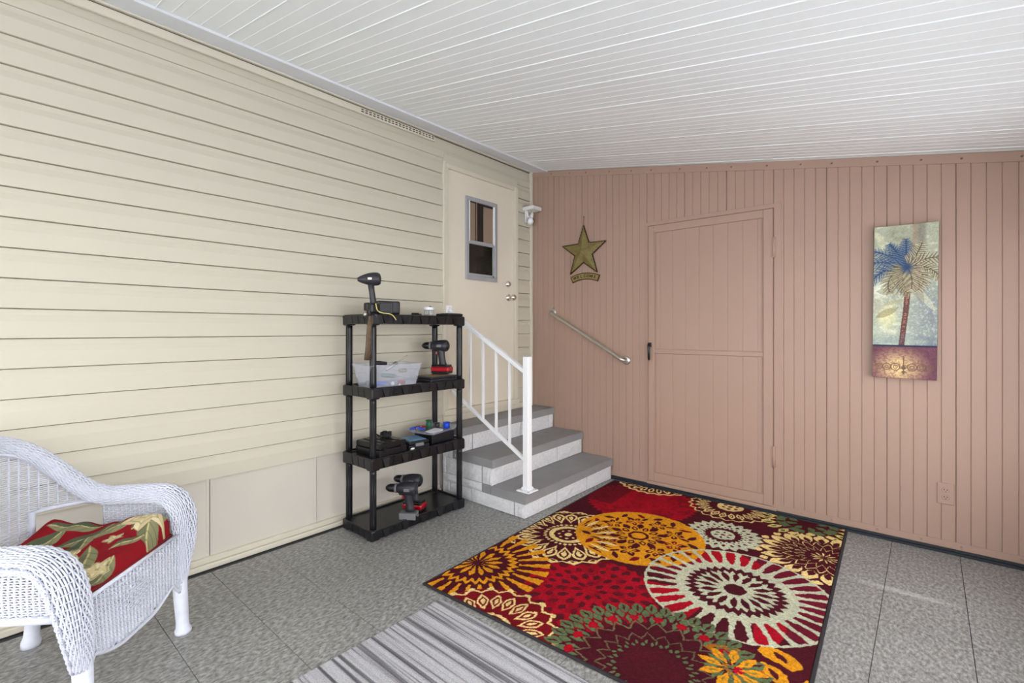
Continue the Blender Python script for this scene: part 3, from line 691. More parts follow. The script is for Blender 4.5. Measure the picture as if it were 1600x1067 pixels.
def rug_image(W, H, step):
    nx, ny = int(W/step)+1, int(H/step)+1
    V, U = np.mgrid[0:ny, 0:nx]*step
    img = np.zeros((ny, nx, 3)); BUR = (74, 20, 30); RED = (158, 14, 32); GOLD = (214, 142, 28); CRM = (226, 196, 132); SAGE = (186, 186, 160); GRN = (88, 104, 70); DRED = (118, 14, 28)
    img[...] = BUR
    wob = (smooth_noise(ny, nx, 6, 1)-.5)*.008; wob2 = (smooth_noise(ny, nx, 6, 2)-.5)*.008
    U_ = U+wob; V_ = V+wob2
    def pol(c, ph=0):
        dx, dy = U_-c[0], V_-c[1]; return np.hypot(dx, dy), np.arctan2(dy, dx)+ph
    def ang(t, n, ph=0): return ((t*n/(2*PI)+ph) % 1)-.5
    def petal(r, t, n, r0, r1, w, ph=0, p=1.0, skew=.5):
        q = np.clip((r-r0)/(r1-r0), 0, 1); q = q**(math.log(.5)/math.log(skew))
        return (np.abs(ang(t, n, ph)) < w*np.sin(PI*q)**p) & (r > r0) & (r < r1)
    def ring(r, a, b): return (r > a) & (r < b)
    def zig(r, t, n, a, b, amp, ph=0):
        z = np.abs(ang(t, n, ph))*2*amp; return (r > a+z) & (r < b+z)
    # top red
    r, t = pol((.37, .33)); put(img, r < .37+.012*np.cos(t*46), RED)
    n_ = smooth_noise(ny, nx, 9, 5); put(img, (r < .35)*(n_ > .56)*.65*(r > .22), DRED); put(img, (r < .22)*(n_ > .62)*.4, DRED)
    put(img, ((U < .22) & (V < .5) & (V > .06) & (r < .37))*.55, BUR)
    # top-left lace
    r, t = pol((.30, -.19)); put(img, r < .29, BUR)
    put(img, petal(r, t, 26, .06, .16, .36) , CRM); put(img, petal(r, t, 26, .17, .30, .38, .5), CRM); put(img, petal(r, t, 26, .20, .27, .18, .5), BUR); put(img, zig(r, t, 26, .29, .312, .02), CRM)
    # cream-dark flower at the wall
    r, t = pol((.90, .04)); put(img, r < .105, CRM); put(img, ring(r, .085, .105), BUR); put(img, petal(r, t, 6, .03, .06, .3), BUR); put(img, r < .014, BUR)
    put(img, petal(r, t, 22, .13, .235, .42), CRM); put(img, petal(r, t, 22, .15, .215, .24), BUR); put(img, petal(r, t, 22, .165, .20, .10), CRM); put(img, zig(r, t, 22, .24, .252, .025), CRM)
    # top-right green
    r, t = pol((1.36, .05)); put(img, ring(r, .12, .17+.0) & (ang(t, 9) > -.3), GRN); put(img, petal(r, t, 20, .17, .27, .34), (206, 186, 110)); put(img, petal(r, t, 20, .20, .25, .16), GRN)
    put(img, petal(r, t, 8, .05, .12, .28), GRN)
    # right cream ring
    r, t = pol((1.50, .52)); put(img, petal(r, t, 20, .19, .32, .44), CRM); put(img, petal(r, t, 20, .19, .27, .24), BUR); put(img, petal(r, t, 20, .30, .345, .25, .5), CRM)
    put(img, zig(r, t, 20, .15, .158, .05), CRM); put(img, zig(r, t, 20, .09, .096, .05, .5), CRM); put(img, petal(r, t, 12, .01, .07, .18), CRM)
    # sage small flower
    r, t = pol((.985, .55)); m = r < .185+.035*(1-2*np.abs(ang(t, 22))); put(img, m, SAGE); put(img, petal(r, t, 22, .14, .172, .22), BUR); put(img, petal(r, t, 22, .115, .135, .14, .5), BUR)
    put(img, ring(r, .07, .10), BUR); put(img, petal(r, t, 22, .095, .115, .3), BUR); put(img, petal(r, t, 6, .025, .055, .22), BUR); put(img, r < .012, BUR)
    # red medallion
    r, t = pol((.66, 1.60)); put(img, r < .31+.008*np.cos(30*t), RED)
    for n1, a, b_, w, ph in ((8, .035, .085, .3, 0), (14, .10, .16, .3, .5), (20, .17, .22, .26, 0), (24, .235, .295, .3, .5)):
        put(img, petal(r, t, n1, a, b_, w, ph)*.9, BUR)
    put(img, (r < .31)*(smooth_noise(ny, nx, 12, 8) > .66)*.5, DRED)
    put(img, ((r < .33) & (r > .29) & (smooth_noise(ny, nx, 14, 9) > .5))*.7, DRED)
    # lotus
    r, t = pol((.25, 1.13)); put(img, r < .37, BUR); put(img, petal(r, t, 20, .165, .325, .49, 0, .8, .62), CRM); put(img, petal(r, t, 20, .19, .305, .33, 0, .9, .62), BUR); put(img, petal(r, t, 20, .21, .29, .17, 0, 1, .62), CRM)
    put(img, ring(r, .085, .115), CRM); put(img, petal(r, t, 30, .125, .15, .34), CRM); put(img, petal(r, t, 20, .33, .365, .25, .5), CRM); put(img, petal(r, t, 20, .335, .352, .12, .5), BUR)
    put(img, petal(r, t, 8, .045, .065, .22), CRM); put(img, r < .022, CRM); put(img, zig(r, t, 20, .335, .347, .03), CRM)
    # gold disc with flowers
    G = (.59, .88); r, t = pol(G); rG = .375; put(img, r < rG, GOLD)
    put(img, ring(r, .042, .062), BUR)
    put(img, petal(r, t, 10, .07, .135, .30, 0), BUR); put(img, petal(r, t, 10, .085, .12, .12, 0), GOLD)
    put(img, petal(r, t, 10, .10, .18, .24, .5), BUR)
    for n1, rr, ph in ((9, .215, 0),):
        for i in range(n1):
            a = 2*PI*(i+ph)/n1; c = (G[0]+rr*math.cos(a), G[1]+rr*math.sin(a)); r2, t2 = pol(c, -a)
            put(img, petal(r2, t2, 5, .008, .062, .36, .0), BUR if i % 3 else DRED); put(img, petal(r2, t2, 5, .018, .042, .13, 0), GOLD)
    for i in range(18):
        a = 2*PI*(i+.5)/18; c = (G[0]+.31*math.cos(a), G[1]+.31*math.sin(a)); dx, dy = U_-c[0], V_-c[1]
        tw = .7 if i % 2 else -.7; x2 = dx*math.cos(a+tw)+dy*math.sin(a+tw); y2 = -dx*math.sin(a+tw)+dy*math.cos(a+tw)
        put(img, (np.abs(y2) < .017*(1-(x2/.040)**2)) , BUR if i % 3 else DRED)
        c = (G[0]+.262*math.cos(a+.1), G[1]+.262*math.sin(a+.1)); dx, dy = U_-c[0], V_-c[1]; x2 = dx*math.cos(a-tw)+dy*math.sin(a-tw); y2 = -dx*math.sin(a-tw)+dy*math.cos(a-tw)
        put(img, (np.abs(y2) < .012*(1-(x2/.034)**2)), BUR)
    r, t = pol(G); rl_, tl_ = pol((.25, 1.13)); put(img, (r < .36) & petal(rl_, tl_, 20, .16, .31, .18, 0) , CRM); put(img, (r < .36) & petal(rl_, tl_, 20, .16, .30, .09, .5), BUR)
    # golden sunburst on the left edge
    r, t = pol((.06, 1.73)); put(img, r < .30, BUR)
    put(img, petal(r, t, 14, .02, .135, .33, 0, 1, .6), GOLD); 
    put(img, zig(r, t, 28, .155, .185, .035), GOLD)
    put(img, (np.abs(ang(t, 28)) < .12+.17*np.clip((r-.22)/.15, 0, 1)) & ring(r, .22, .385), GOLD)
    # bottom-left lace
    r, t = pol((.46, 2.12)); put(img, r < .30, (112, 16, 24)); put(img, petal(r, t, 20, .13, .25, .44), CRM); put(img, petal(r, t, 20, .15, .235, .30), (112, 16, 24)); put(img, petal(r, t, 20, .17, .22, .14), CRM)
    put(img, zig(r, t, 20, .262, .275, .03), CRM); put(img, petal(r, t, 20, .285, .315, .2, .5), CRM); put(img, ring(r, .09, .105), CRM)
    # gold leaves bottom right
    r, t = pol((1.50, 1.86)); mm = r < .36
    for k, (a, b_) in enumerate(((.02, .14), (.13, .25), (.24, .36))):
        put(img, petal(r, t+r*2.2, 9, a, b_, .34, k*.5), GOLD); put(img, petal(r, t+r*2.2, 9, a+.03, b_-.03, .09, k*.5), BUR)
    # spoked sage wheel (gaps show what is beneath)
    C = (1.20, 1.16); r, t = pol(C); R0 = .415
    put(img, r < .265, SAGE); put(img, r < .05, BUR)
    put(img, petal(r, t, 16, .075, .165, .32, 0, .8), BUR)
    put(img, zig(r, t, 32, .185, .228, -.03), BUR)
    sp = np.abs(ang(t, 32)) > (.09+.27*np.clip(np.sin(PI*np.clip((r-.255)/(R0-.225), 0, 1))**.7, 0, 1)); put(img, sp & ring(r, .25, R0), SAGE); put(img, ring(r, R0-.008, R0+.004), SAGE)
    gap = ~sp & ring(r, .265, R0-.008); rg, _ = pol(G)
    put(img, gap & (rg > rG) & (np.hypot(U-.66, V-1.6) > .42) & (V < 1.42), (104, 22, 40)); put(img, gap & (smooth_noise(ny, nx, 60, 21) > .6) & (rg > rG), RED)
    # green medallion over the wheel and red
    r, t = pol((1.10, 1.92)); inner = r < .27; put(img, inner, (70, 18, 28)); put(img, ring(r, .27, .40)*.35, BUR)
    lo = petal(r, t, 40, .345, .425, .40) | petal(r, t, 40, .315, .375, .30, .5) | petal(r, t, 40, .27, .335, .22)
    put(img, lo, GRN); put(img, petal(r, t, 40, .36, .415, .09), BUR)
    put(img, petal(r, t, 20, .29, .335, .25, .5), RED)
    put(img, zig(r, t, 20, .232, .242, .05), (104, 92, 66)); put(img, zig(r, t, 20, .165, .174, .04, .5), (96, 84, 62)); put(img, petal(r, t, 24, .125, .15, .2), GRN); put(img, petal(r, t, 24, .14, .165, .12, .5), GRN)
    put(img, ring(r, 0, .115), (74, 20, 28))
    # yellow-green flower
    r, t = pol((1.33, 1.74)); put(img, petal(r, t, 9, .02, .12, .34), GOLD); put(img, petal(r, t, 9, .03, .10, .18, .5), GRN); put(img, petal(r, t, 9, .05, .09, .08), (120, 110, 50))
    # pile variation
    fine = smooth_noise(ny, nx, 1.7, 31)-.5; img *= (1+.30*fine)[..., None]; img *= (1+.10*(smooth_noise(ny, nx, 40, 33)-.5))[..., None]
    h = .009+.0016*fine+.0008*(smooth_noise(ny, nx, 5, 34)-.5)
    return nx, ny, U, V, np.clip(img, 0, 255), h
RW, RH = 1.56, 2.04
ra = math.radians(2.5)
rug = thing('floral_rug', (-1.945, 3.53, 0), 'large multicoloured medallion rug in red, gold, sage and burgundy by pink door', 'rug', rz=ra)
nx, ny, U, V, img, hh = rug_image(RW, RH, .0029)
pos = np.stack([U, -V, hh], -1)
link('pile', grid_mesh('pile', nx, ny, pos[::-1], img[::-1], M['rug']), rug, True)
b = MB(); e = .013
b.b2(-e, 0.002, -RH-e, e, .0012, .0095, .003).b2(RW-.002, RW+e, -RH-e, e, .0012, .0095, .003).b2(-e, RW+e, -.002, e, .0012, .0093, .003).b2(-e, RW+e, -RH-e, -RH+.002, .0012, .0093, .003)
b.build('binding', 'rugedge', rug, True)
MB().b2(0, RW, -RH, 0, .0012, .004).build('backing', 'rugedge', rug, True)
# grey runner in front, partly tucked under the rug edge
b = MB()
b.b2(-1.70, -.30, -.75, 1.455, .0008, .0065, .002)
rn = b.build('striped_runner', 'runner'); tag(rn, 'grey and white striped woven runner in the foreground beside the medallion rug', 'rug')

# painting on the wall
def seg_dist(X, Y, a, b_):
    ax_, ay = a; bx_, by = b_; dx, dy = bx_-ax_, by-ay; L = dx*dx+dy*dy+1e-12
    t = np.clip(((X-ax_)*dx+(Y-ay)*dy)/L, 0, 1); return np.hypot(X-ax_-t*dx, Y-ay-t*dy), t
def art_image(W, H, step):
    nx, ny = int(W/step)+1, int(H/step)+1
    V, U = np.mgrid[0:ny, 0:nx]*step       # V from top
    u = U/W; v = V/H
    n1 = smooth_noise(ny, nx, 26, 41); n2 = smooth_noise(ny, nx, 11, 42); n3 = smooth_noise(ny, nx, 4, 43)
    img = np.zeros((ny, nx, 3)); img[...] = (172, 176, 156)
    put(img, np.clip((v-.55)*3, 0, 1)*.8*(1-u), (196, 216, 204)); put(img, np.clip((n1-.5)*3, 0, 1)*.55, (150, 158, 140)); put(img, np.clip((n2-.55)*3, 0, 1)*.5, (230, 226, 190))
    put(img, np.clip((u-.35)*2.2, 0, 1)*np.clip((v-.33)*6, 0, 1)*np.clip(.5+n2, 0, 1)*.8, (128, 138, 142)); put(img, np.clip((n3-.62)*4, 0, 1)*.5*(v > .3), (200, 208, 206))
    put(img, np.clip(1-np.hypot((u-.22)/.2, (v-.60)/.1), 0, 1)*.9, (226, 222, 168)); put(img, np.clip(1.2-np.hypot((u-.13)/.18, (v-.42)/.06), 0, 1)*.9, (232, 236, 220))
    def leafblob(c, a, L, wd, col):
        dx, dy = u-c[0], (v-c[1])*H/W; x2 = dx*math.cos(a)+dy*math.sin(a); y2 = -dx*math.sin(a)+dy*math.cos(a)
        put(img, (np.abs(y2) < wd*(1-(x2/L)**2))*.6, col)
    leafblob((.20, .43), .05, .16, .07, (150, 146, 116)); leafblob((.22, .57), -.5, .22, .07, (150, 140, 100)); leafblob((.35, .50), -.3, .22, .04, (168, 162, 126))
    leafblob((.80, .48), 1.0, .3, .06, (206, 204, 178)); leafblob((.70, .44), 1.2, .25, .07, (140, 136, 120)); leafblob((.9, .6), 1.4, .15, .05, (130, 132, 138))
    # distant palm and sky smudges
    put(img, np.clip(1.3-np.abs(u-.63-.02*np.sin(v*30))/.05, 0, 1)*(v < .17)*.7, (158, 134, 112)); put(img, np.clip(1.4-np.abs(u-.74)/.07, 0, 1)*(v < .13)*.6, (112, 106, 98)); put(img, np.clip(1.4-np.hypot((u-.40)/.2, (v-.06)/.05), 0, 1)*.5*n2*1.6, (118, 116, 96))
    # trunk
    tr = [(.53, .36), (.54, .45), (.52, .56), (.49, .66), (.46, .78)]
    for a, b_ in zip(tr[:-1], tr[1:]):
        d, t = seg_dist(u, v*H/W, (a[0], a[1]*H/W), (b_[0], b_[1]*H/W)); put(img, (d < .045), (104, 70, 64)); put(img, (d < .02)*.6*(n3 > .5), (190, 140, 120)); put(img, (d < .04)*(np.sin(v*520) > .4)*.45, (70, 40, 48))
    put(img, (np.hypot((u-.46)/.10, (v-.39)/.055) < 1)*.6, (96, 100, 128))
    # fronds
    cx_, cy_ = .52, .27*H/W
    fr_ = [(2.75, .60, .30, 0), (2.35, .55, .25, 0), (2.0, .42, .1, 0), (1.6, .42, .0, 0), (3.1, .55, .55, 0), (3.5, .50, .75, 1), (3.9, .50, .9, 1), (.9, .40, .2, 2), (.55, .52, -.35, 2), (.15, .46, -.6, 2), (-.2, .44, -.9, 2), (-.7, .42, -.5, 2), (4.3, .36, .4, 1), (-1.1, .36, -.3, 2)]
    cols = [((42, 66, 104), (92, 112, 134)), ((168, 156, 124), (108, 102, 84)), ((186, 172, 140), (100, 96, 84))]
    for (a, L, bend, kc) in fr_:
        pts_ = []; x, y_, aa = cx_, cy_, a
        for i in range(9):
            pts_.append((x, y_)); x += L*1.28/8*math.cos(aa); y_ -= L*1.28/8*math.sin(aa); aa += bend*.28
        for i in range(1, 9):
            px_, py_ = pts_[i]; dxx, dyy = pts_[i][0]-pts_[i-1][0], pts_[i][1]-pts_[i-1][1]; ln = math.hypot(dxx, dyy); dxx /= ln; dyy /= ln
            for q in range(3):
                qx, qy = px_-dxx*ln*q/3, py_-dyy*ln*q/3
                for s in (-1, 1):
                    ll = .17*(1-(i/9)**2)+.04; ex, ey = qx+(dxx*.6-s*dyy*.8)*ll, qy+(dyy*.6+s*dxx*.8)*ll+.03
                    bb_ = (np.abs(u-qx) < .18) & (np.abs(v*H/W-qy) < .18)
                    iy, ix = np.where(bb_)
                    if len(iy) == 0: continue
                    y0_, y1_, x0_, x1_ = iy.min(), iy.max()+1, ix.min(), ix.max()+1
                    d, t = seg_dist(u[y0_:y1_, x0_:x1_], v[y0_:y1_, x0_:x1_]*H/W, (qx, qy), (ex, ey)); sub = img[y0_:y1_, x0_:x1_]; put(sub, (d < .012*(1-t*.6))*.85, cols[kc][(i+q) % 2])
        for a_, b_ in zip(pts_[:-1], pts_[1:]):
            d, t = seg_dist(u, v*H/W, a_, b_); put(img, (d < .009), cols[kc][0] if kc == 0 else (92, 86, 72))
    put(img, np.clip(1.1-np.hypot((u-.52)/.12, (v-.28)/.045), 0, 1), (44, 68, 112))
    put(img, np.clip((v-.70)*14, 0, 1)*(v < .79)*.6*n2, (84, 100, 124))
    # lower band
    lo = v > .785
    put(img, lo, (106, 66, 78)); put(img, lo*np.clip(1.25-np.hypot((u-.42)/.42, (v-.93)/.12), 0, 1), (226, 196, 140)); put(img, lo*(n3 > .6)*.3, (90, 44, 72)); put(img, (np.abs(v-.788) < .006), (50, 48, 74))
    dk = (110, 84, 66)
    for sgn in (-1, 1):
        for c0, rr in ((.13, .07), (.27, .062), (.39, .055)):
            d = np.hypot(u-.5-sgn*c0, (v-.925)*H/W); put(img, ((np.abs(d-rr) < .011) | (np.abs(d-rr*.45) < .009))*.75, dk)
        for a in (.3, .7, 1.1): 
            d, t = seg_dist(u, v*H/W, (.5, .94*H/W), (.5+sgn*.12*math.sin(a), (.94*H/W-.16*math.cos(a)))); put(img, d < .010*(1-t), dk)
            d, t = seg_dist(u, v*H/W, (.5, .95*H/W), (.5+sgn*.09*math.sin(a), (.95*H/W+.09*math.cos(a)))); put(img, d < .010*(1-t), dk)
    d, t = seg_dist(u, v*H/W, (.5, .86*H/W), (.5, .97*H/W)); put(img, d < .009, dk)
    img *= (1+.16*(smooth_noise(ny, nx, 2.2, 47)-.5))[..., None]
    return nx, ny, U, V, np.clip(img, 0, 255), (n3-.5)*.0015
p00 = on_wall(1366.5, 357); p10 = on_wall(1469, 348.5); p01 = on_wall(1362.5, 588); p11 = on_wall(1464, 593.5)
AW = ((p10[0]-p00[0])+(p11[0]-p01[0]))/2*.98; AH = ((p00[1]-p01[1])+(p10[1]-p11[1]))/2
acx = (p00[0]+p10[0]+p01[0]+p11[0])/4; acz = (p00[1]+p10[1]+p01[1]+p11[1])/4; tilt = math.atan2(p00[0]-p01[0], AH)
art = thing('palm_painting', None, 'tall narrow canvas painting of a palm tree with plum band below', 'painting', mtx=WM @ Matrix.Translation((acx, -.012, acz)) @ Matrix.Rotation(tilt*.9, 4, 'Y'))
nx, ny, U, V, img, hh = art_image(AW, AH, .0018)
pos = np.stack([U-AW/2, -.030+hh, AH/2-V], -1)
link('painted_face', grid_mesh('painted_face', nx, ny, pos[::-1], img[::-1], M['canvas']), art, True)
M['canvasedge'] = mat('canvas_edge', (74, 62, 66), .8, var=.3, vscale=12)
MB().b2(-AW/2, AW/2, -.029, .010, -AH/2, AH/2, .001).build('stretcher', 'canvasedge', art, True)

# ================================================================== WICKER CHAIR
CP = Vector((-2.325, .196, 0)); cv = Vector((-.725, .688, 0)).normalized(); cu_ = Vector((.688, .725, 0)).normalized()
CMX = Matrix(((cv.x, cu_.x, 0, CP.x), (cv.y, cu_.y, 0, CP.y), (0, 0, 1, 0), (0, 0, 0, 1)))
# local: x = s (towards the arm by the wall end), y = t (front), z.  handedness: fix with mirrored check
chair = thing('wicker_armchair', None, 'white wicker armchair with rounded back standing against the cream siding', 'chair', mtx=Matrix.Translation(CP) @ Matrix.Rotation(math.atan2(-cv.y, -cv.x), 4, 'Z'))
def LW(s, t, z): return Vector((-s, -t, z)) if False else Vector((-s, t, z))
# rotation above maps local +X to -cv ; local +Y to rot90(-cv) = cu_
def weave(mb, S, na, nb, wa, wb_, sub=2, n=4, stw=1.0):
    """stakes at constant a, weavers at constant b, S(a,b)->(pos, normal); a,b in 0..1"""
    for i in range(na+1):
        pts_ = []
        for j in range(0, nb*1+1, 2):
            p, nn = S(i/na, j/nb)
            if p is not None: pts_.append(p)
        if len(pts_) > 1: mb.tube(pts_, wa, n, flat=.55*stw)
    for j in range(nb+1):
        pts_ = []
        for i in range(na*sub+1):
            p, nn = S(i/(na*sub), (j+.0)/nb)
            if p is None:
                if len(pts_) > 1: mb.tube(pts_, wb_, n)
                pts_ = []; continue
            ph = math.cos(PI*i/sub+(PI if j % 2 else 0))
            pts_.append(p+nn*(wa*.8)*ph)
        if len(pts_) > 1: mb.tube(pts_, wb_, n)
# rim centre line (s, t, z) right half, from apex to foot of the front post
half = [(0, -.275, .842), (.075, -.268, .836), (.14, -.245, .812), (.195, -.205, .768), (.235, -.160, .706), (.262, -.115, .645), (.278, -.065, .598), (.285, .0, .574),
        (.288, .08, .574), (.290, .16, .574), (.292, .225, .566), (.293, .268, .530), (.290, .290, .468), (.285, .295, .38), (.277, .290, .30), (.270, .285, .215)]
wid = [.040, .040, .040, .040, .041, .042, .043, .044, .045, .047, .050, .054, .054, .048, .040, .030]
def rim_frame():
    hp = catmull([Vector(p) for p in half], 8); hw = []
    for i in range(len(half)-1):
        for k in range(8): hw.append(wid[i]+(wid[i+1]-wid[i])*k/8)
    hw.append(wid[-1])
    full = [Vector((-p.x, p.y, p.z)) for p in reversed(hp[1:])]+hp; fw = list(reversed(hw[1:]))+hw
    return full, fw
RP, RWd = rim_frame()
cum = [0]
for a, b_ in zip(RP[:-1], RP[1:]): cum.append(cum[-1]+(b_-a).length)
def rim_at(a):
    d = a*cum[-1]; i = 0
    lo, hi = 0, len(cum)-1
    while hi-lo > 1:
        m_ = (lo+hi)//2
        if cum[m_] <= d: lo = m_
        else: hi = m_
    f = (d-cum[lo])/max(cum[hi]-cum[lo], 1e-9)
    p = RP[lo].lerp(RP[hi], f); t_ = (RP[hi]-RP[lo]).normalized()
    i0, i1 = max(lo-2, 0), min(hi+2, len(RP)-1); t_ = (RP[i1]-RP[i0]).normalized()
    return p, t_, RWd[lo]+(RWd[hi]-RWd[lo])*f
def rim_S(a, b):
    p, t_, w_ = rim_at(a)
    outw = Vector((p.x, p.y*.9, 0)); 
    if outw.length < 1e-4: outw = Vector((0, -1, 0))
    if p.y > -.05 and abs(p.x) > .2: outw = Vector((1 if p.x > 0 else -1, 0, 0)).lerp(outw.normalized(), max(0, min(1, -p.y/.05)))
    o_ = (outw-t_*outw.dot(t_)).normalized(); q = t_.cross(o_).normalized()
    ang_ = 2*PI*b; 
    nn = (o_*math.cos(ang_)+q*math.sin(ang_)*.8)
    pos_ = p+o_*math.cos(ang_)*w_+q*math.sin(ang_)*w_*.72
    pp = pos_; nn.normalize()
    if p.x < 0: pp = pp+Vector((.038*max(0, min(1, (.46-p.z)/.25)), 0, 0))
    return Vector((-pp.x, pp.y, pp.z)), Vector((-nn.x, nn.y, nn.z))
mb = MB()
weave(mb, rim_S, 110, 40, .0042, .0031, 2)
mb.build('woven_rim', 'wicker', chair, True)
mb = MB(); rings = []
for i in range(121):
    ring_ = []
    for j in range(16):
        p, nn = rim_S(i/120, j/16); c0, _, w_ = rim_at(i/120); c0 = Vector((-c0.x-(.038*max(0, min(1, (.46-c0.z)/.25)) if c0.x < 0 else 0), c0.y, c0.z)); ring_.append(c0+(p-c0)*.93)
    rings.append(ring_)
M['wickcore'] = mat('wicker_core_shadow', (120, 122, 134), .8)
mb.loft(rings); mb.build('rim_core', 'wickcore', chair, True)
# back panel (plan curve follows the rim), with openings low at both sides
bk = [p for p in half[:8]]
plan = catmull([Vector((p[0], p[1], 0)) for p in bk], 8); rimz = catmull([Vector((p[2], 0, 0)) for p in bk], 8)
pc = [0]
for a, b_ in zip(plan[:-1], plan[1:]): pc.append(pc[-1]+(b_-a).length)
def plan_at(d):
    sg = 1 if d >= 0 else -1; d = min(abs(d), pc[-1]); i = 0
    while i < len(pc)-2 and pc[i+1] < d: i += 1
    f = (d-pc[i])/(pc[i+1]-pc[i]); p = plan[i].lerp(plan[i+1], f); z = rimz[i].x+(rimz[i+1].x-rimz[i].x)*f
    return sg*p.x, p.y, z
CB = .20       # half width of the centre strip (arc length)
zl0, zop = .40, .545
def back_S(a, b):
    d = (a-.5)*2*pc[-1]*.98; x, y_, zr = plan_at(d)
    hole = abs(d) > CB
    z = zl0+(.82-zl0)*b
    if z > zr-.012: return None, None
    if hole and z < zop-.02*0: return None, None
    nn = Vector((x*.8, y_, 0)).normalized()
    # slight lean back with height
    return Vector((-x, y_+.012, z)), Vector((-nn.x, nn.y, 0))
mb = MB(); weave(mb, back_S, 32, 54, .0046, .0025, 2); 
for sg in (-1, 1):
    x, y_, _ = plan_at(sg*CB); 
    mb.tube([(-x, y_+.012, .39), (-x, y_+.012, zop+.005)], .011, 8)
    pp_ = []
    for k in range(9):
        x, y_, _ = plan_at(sg*(CB+(pc[-1]-CB)*k/8)); pp_.append((-x, y_+.012, zop+.002*k))
    mb.tube(pp_, .008, 6)
mb.build('woven_back', 'wicker', chair, True)
# inner bead under the rim
mb = MB(); bd = []
for k in range(-24, 25):
    x, y_, zr = plan_at(pc[-1]*k/24*.99); bd.append((-x*.985, y_+.026, zr-.036))
mb.tube(bd, .0055, 6); mb.build('rim_bead', 'wicker', chair, True)
# side panels
for sg in (-1, 1):
    def side_S(a, b):
        t_ = -.02+.285*a; z = .405+(.555-.405)*b
        return Vector((-sg*(.288+.006*math.sin(PI*b)), t_, z)), Vector((-sg, 0, 0))
    mb = MB(); weave(mb, side_S, 17, 20, .0044, .0029, 2); mb.build('side_panel', 'wicker', chair, True)
    mb = MB(); mb.tube([(-sg*.284, -.20, .395), (-sg*.288, -.02, .395), (-sg*.288, .27, .395)], .012, 8); mb.build('seat_rail', 'wicker', chair, True)
# front apron: scalloped
def apron_bot(s):
    k = abs(s)/.25
    return .186+.045*max(0, (k-.25)/.55)**1.6 if k < .8 else .23-.05*(k-.8)/.2
def ap_S(a, b):
    z = .42+(.19-.42)*b; s = -.25+.032*b+(.5-.032*b)*a
    if z < apron_bot(s): return None, None
    y_ = .30-.008*math.cos(PI*s/.5)+.0
    return Vector((-s, y_, z)), Vector((0, 1, 0))
mb = MB(); weave(mb, ap_S, 28, 32, .0042, .0021, 2)
for i in range(-6, 7):      # diamond motif of flat splints
    for j in range(-6, 7):
        if abs(i)+abs(j) <= 6 and (i+j) % 2 == 0: mb.box((-.0+i*.0115, .298, .315+j*.0085), (.014, .004, .006), .001)
mb.build('woven_apron', 'wicker', chair, True)
mb = MB(); mb.tube([(-(-.25+.5*k/40), .297, apron_bot(-.25+.5*k/40)) for k in range(41)], .006, 6)
mb.tube([(-.27, .296, .418), (.27, .296, .418)], .007, 6); mb.build('apron_bead', 'wicker', chair, True)
# seat frame and woven seat
def seat_S(a, b):
    s = -.275+.55*a; t_ = -.22+.5*b
    return Vector((-s, t_, .395)), Vector((0, 0, 1))
mb = MB(); weave(mb, seat_S, 30, 60, .0035, .003, 1); mb.build('woven_seat', 'wicker', chair, True)
mb = MB(); mb.tube([(-.27, .28, .385), (.27, .28, .385)], .012, 8); mb.tube([(-.2, -.22, .385), (.2, -.22, .385)], .012, 8); mb.build('seat_frame', 'wicker', chair, True)
for (s, t_, ds, dt) in ((-.232, .285, .0, .01), (.268, .285, .01, .01), (-.215, -.20, .03, -.055), (.215, -.20, .03, -.055)):
    sg = 1 if s > 0 else -1; top = .235 if t_ > 0 else .40
    mb = MB(); p1 = Vector((-(s+sg*ds), t_+dt, 0)); p0 = Vector((-s, t_, top))
    ax_ = [p0, p0.lerp(p1, .5), p0.lerp(p1, .80), p0.lerp(p1, .90), p0.lerp(p1, .95), p1]
    mb.tube(ax_, [.027, .025, .023, .025, .031, .030], 16); mb.build('leg', 'wicker', chair, True)

